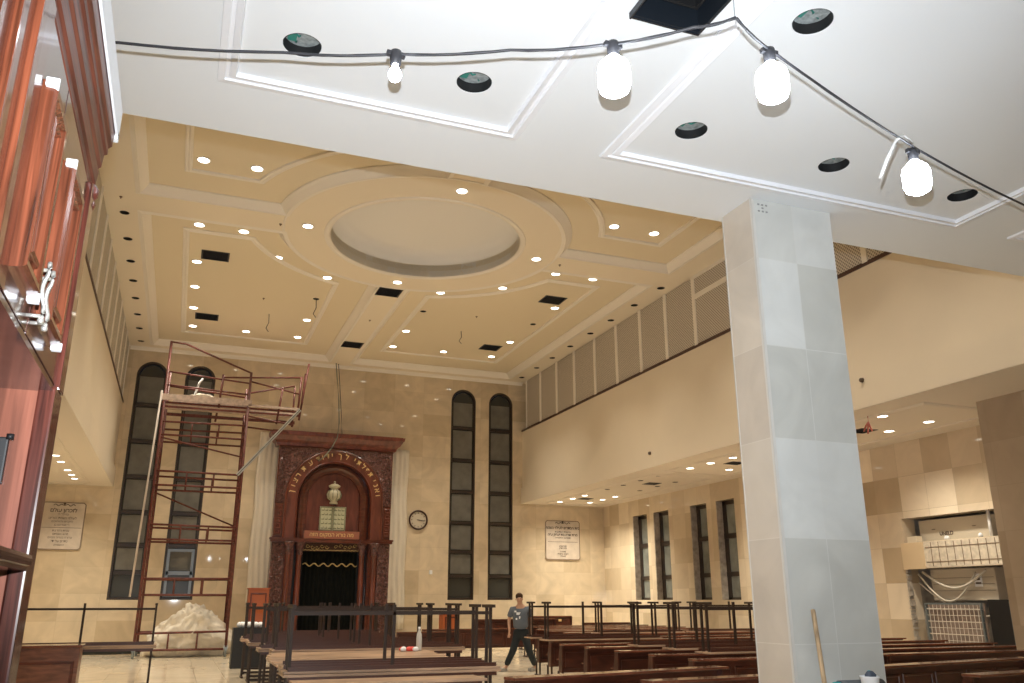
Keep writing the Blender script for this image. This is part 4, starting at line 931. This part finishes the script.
g.get('rag', [mat('teal_rag', (.03, .33, .38), .7), mat('dark_rag', (.08, .1, .14), .7)], t)
t = thing('grey_roll', 'grey roll with a teal end lying behind the white bucket', 'roll', (0, 0, 0))
G().cyl((5.04, 5.83, .93), (5.47, 5.83, .93), .058, 24).box(5.12, 5.14, 5.79, 5.85, .802, .88).box(5.4, 5.42, 5.79, 5.85, .802, .88).get('roll_body', mat('grey_foam_roll', (.12, .13, .14), .6), t)
G().cyl((5.0, 5.83, .93), (5.045, 5.83, .93), .05, 24).get('teal_end', MATS['teal_rag'], t)

# ------------------------------------------------------------------ the walking person
def skin(name, verts, edges, radii, m, parent, sub=2, root=0):
    me = bpy.data.meshes.new(name); me.from_pydata([Vector(v) for v in verts], edges, []); o = bpy.data.objects.new(name, me); C.objects.link(o)
    o.modifiers.new('sk', 'SKIN'); sd = o.modifiers.new('ss', 'SUBSURF'); sd.levels = sub; sd.render_levels = sub
    for i, v in enumerate(me.skin_vertices[0].data):
        r = radii[i]; v.radius = (r, r) if isinstance(r, (int, float)) else r; v.use_root = (i == root)
    dg = bpy.context.evaluated_depsgraph_get(); nm = bpy.data.meshes.new_from_object(o.evaluated_get(dg)); o.modifiers.clear(); o.data = nm
    nm.materials.clear(); nm.materials.append(m)
    for p in nm.polygons: p.use_smooth = True
    if parent: o.parent = parent
    return o
def build_person():
    t = thing('person', 'person in a grey t-shirt and dark jeans walking left between the pews, head bowed', 'person', (7.85, 19.86, 0), R(-18))
    sk = mat('skin', (.52, .30, .20), .5); sh = mat('grey_tshirt', (.12, .14, .17), .85); jn = mat('dark_jeans', (.010, .015, .018), .8)
    P = []; E = []; Rr = []
    def a(p, r, par=None):
        P.append(p); Rr.append(r)
        if par is not None: E.append((par, len(P) - 1))
        return len(P) - 1
    pel = a((0, 0, .93), .1); wa = a((-.01, 0, 1.08), .1, pel); chs = a((-.02, 0, 1.28), .13, wa); nk0 = a((-.02, -.01, 1.44), .075, chs); nk = a((-.03, -.03, 1.52), .05, nk0)
    hd = a((-.04, -.06, 1.60), .072, nk); a((-.045, -.065, 1.68), .075, hd)
    for s_, hx, kx, ky, fx, fy in ((-1, -.1, -.19, -.06, -.36, .02), (1, .1, .17, -.12, .34, .04)):
        h = a((hx, 0, .88), .09, pel); kn = a((kx, ky, .48), .06, h); an = a((fx, fy, .09), .04, kn); a((fx - .13, fy - .1, .04), .035, an)
        so = a((s_ * .2 - .02, 0, 1.40), .06, nk0); el = a((s_ * .275 - .02, .02, 1.13), .042, so); wr = a((s_ * .28 - .04 * (s_ > 0) - .0, -.08, .9), .028, el)
        pm = a((s_ * .28 - .02, -.1, .84), (.03, .02), wr)
        for k in range(4): f1 = a((s_ * .28 - .02 + (k - 1.5) * .016, -.115, .785 - .004 * abs(k - 1.5)), .0085, pm); a((s_ * .28 - .02 + (k - 1.5) * .015, -.10, .75), .0078, f1)
        th = a((s_ * .28 - .02 - s_ * .035, -.13, .83), .009, pm); a((s_ * .28 - .02 - s_ * .04, -.15, .80), .008, th)
    body = skin('body', P, E, Rr, sk, t)
    g = G(); g.lathe([(0, -.02), (.012, -.015), (.016, 0), (.01, .03), (0, .045)], (-.05, -.145, 1.615), 8).get('nose', sk, t)
    for s_ in (-1, 1):
        G().lathe([(0, -.03), (.012, -.02), (.016, .01), (0, .03)], (-.045 + s_ * .08, -.05, 1.63), 8).get('ear', sk, t)
        G().lathe([(0, -.01), (.011, 0), (0, .01)], (-.05 + s_ * .028, -.13, 1.645), 8).get('eye', ink, t)
    G().box(-.075, -.025, -.137, -.13, 1.575, 1.582, bev=.002).get('mouth', mat('lips', (.35, .13, .1), .6), t)
    b = bmesh.new(); bmesh.ops.create_icosphere(b, subdivisions=3, radius=1)
    for v in b.verts: v.co = Vector((-.045 + v.co.x * .09, -.03 + max(v.co.y, -.75 if v.co.z > .35 else -.1) * .1, 1.70 + max(v.co.z, -.8) * .085))
    for f in b.faces: f.smooth = True
    me = bpy.data.meshes.new('hair'); b.to_mesh(me); b.free(); me.materials.append(mat('brown_hair', (.10, .055, .03), .8)); h = bpy.data.objects.new('hair', me); C.objects.link(h); h.parent = t
    V = [(0, 0, .93), (-.01, -.02, 1.05), (-.02, -.01, 1.22), (-.02, 0, 1.36), (-.02, -.01, 1.46)]; Rd = [(.2, .155), (.2, .165), (.2, .14), (.2, .12), (.08, .07)]
    Ed = [(0, 1), (1, 2), (2, 3), (3, 4)]
    for s_ in (-1, 1):
        i = len(V); V += [(s_ * .2 - .02, 0, 1.40), (s_ * .265 - .02, .01, 1.2)]; Rd += [.078, .072]; Ed += [(3, i), (i, i + 1)]
    skin('tshirt', V, Ed, Rd, sh, t)
    G().box(-.12, -.02, -.142, -.136, 1.27, 1.33, bev=.004).box(-.06, .0, -.152, -.146, 1.18, 1.24, bev=.004).box(-.14, -.1, -.152, -.146, 1.16, 1.2, bev=.004).box(-.17, -.12, -.142, -.136, 1.33, 1.37, bev=.004).get('shirt_print', foam, t)
    V = [(0, 0, 1.0), (0, 0, .86)]; Rd = [(.18, .145), (.175, .14)]; Ed = [(0, 1)]
    for s_, hx, kx, ky, fx, fy in ((-1, -.1, -.19, -.06, -.36, .02), (1, .1, .17, -.12, .34, .04)):
        i = len(V); V += [(hx, 0, .8), (kx, ky, .48), (fx, fy, .12)]; Rd += [.115, .088, .075]; Ed += [(1, i), (i, i + 1), (i + 1, i + 2)]
    skin('jeans', V, Ed, Rd, jn, t)
    for x, y in ((-.36, .02), (.34, .04)):
        G().box(-.05, .05, -.2, .07, 0, .085, bev=.03, M=Matrix.Translation((x - .04, y, 0)) @ Matrix.Rotation(R(-35), 4, 'Z')).get('shoe', mat('pale_shoe', (.35, .33, .3), .7), t)
build_person()

tag(G().box(XRR + .2, XRR + .3, 13.66, 14.22, .4, 1.62).get('dark_gap_sheet', black), 'black sheet imitating the dark vertical gap between the two wire grid guards', 'panel')  # black sheet stands in for the shade in the gap between the guards
for y, z, l in ((21.6, 5.75, 'left of the pillar'), (13.0, 5.9, 'right of the pillar')):
    tag(G().lathe([(0, 0), (.05, 0), (.045, .05), (.02, .07), (0, .07)], n=14, M=Matrix.Translation((XR - .071, y, z)) @ Matrix.Rotation(R(-90), 4, 'Y')).get('wall_stud', mat('stud_brown', (.1, .07, .05), .5)), 'tiny dark fitting on the right gallery front, ' + l, 'fitting')
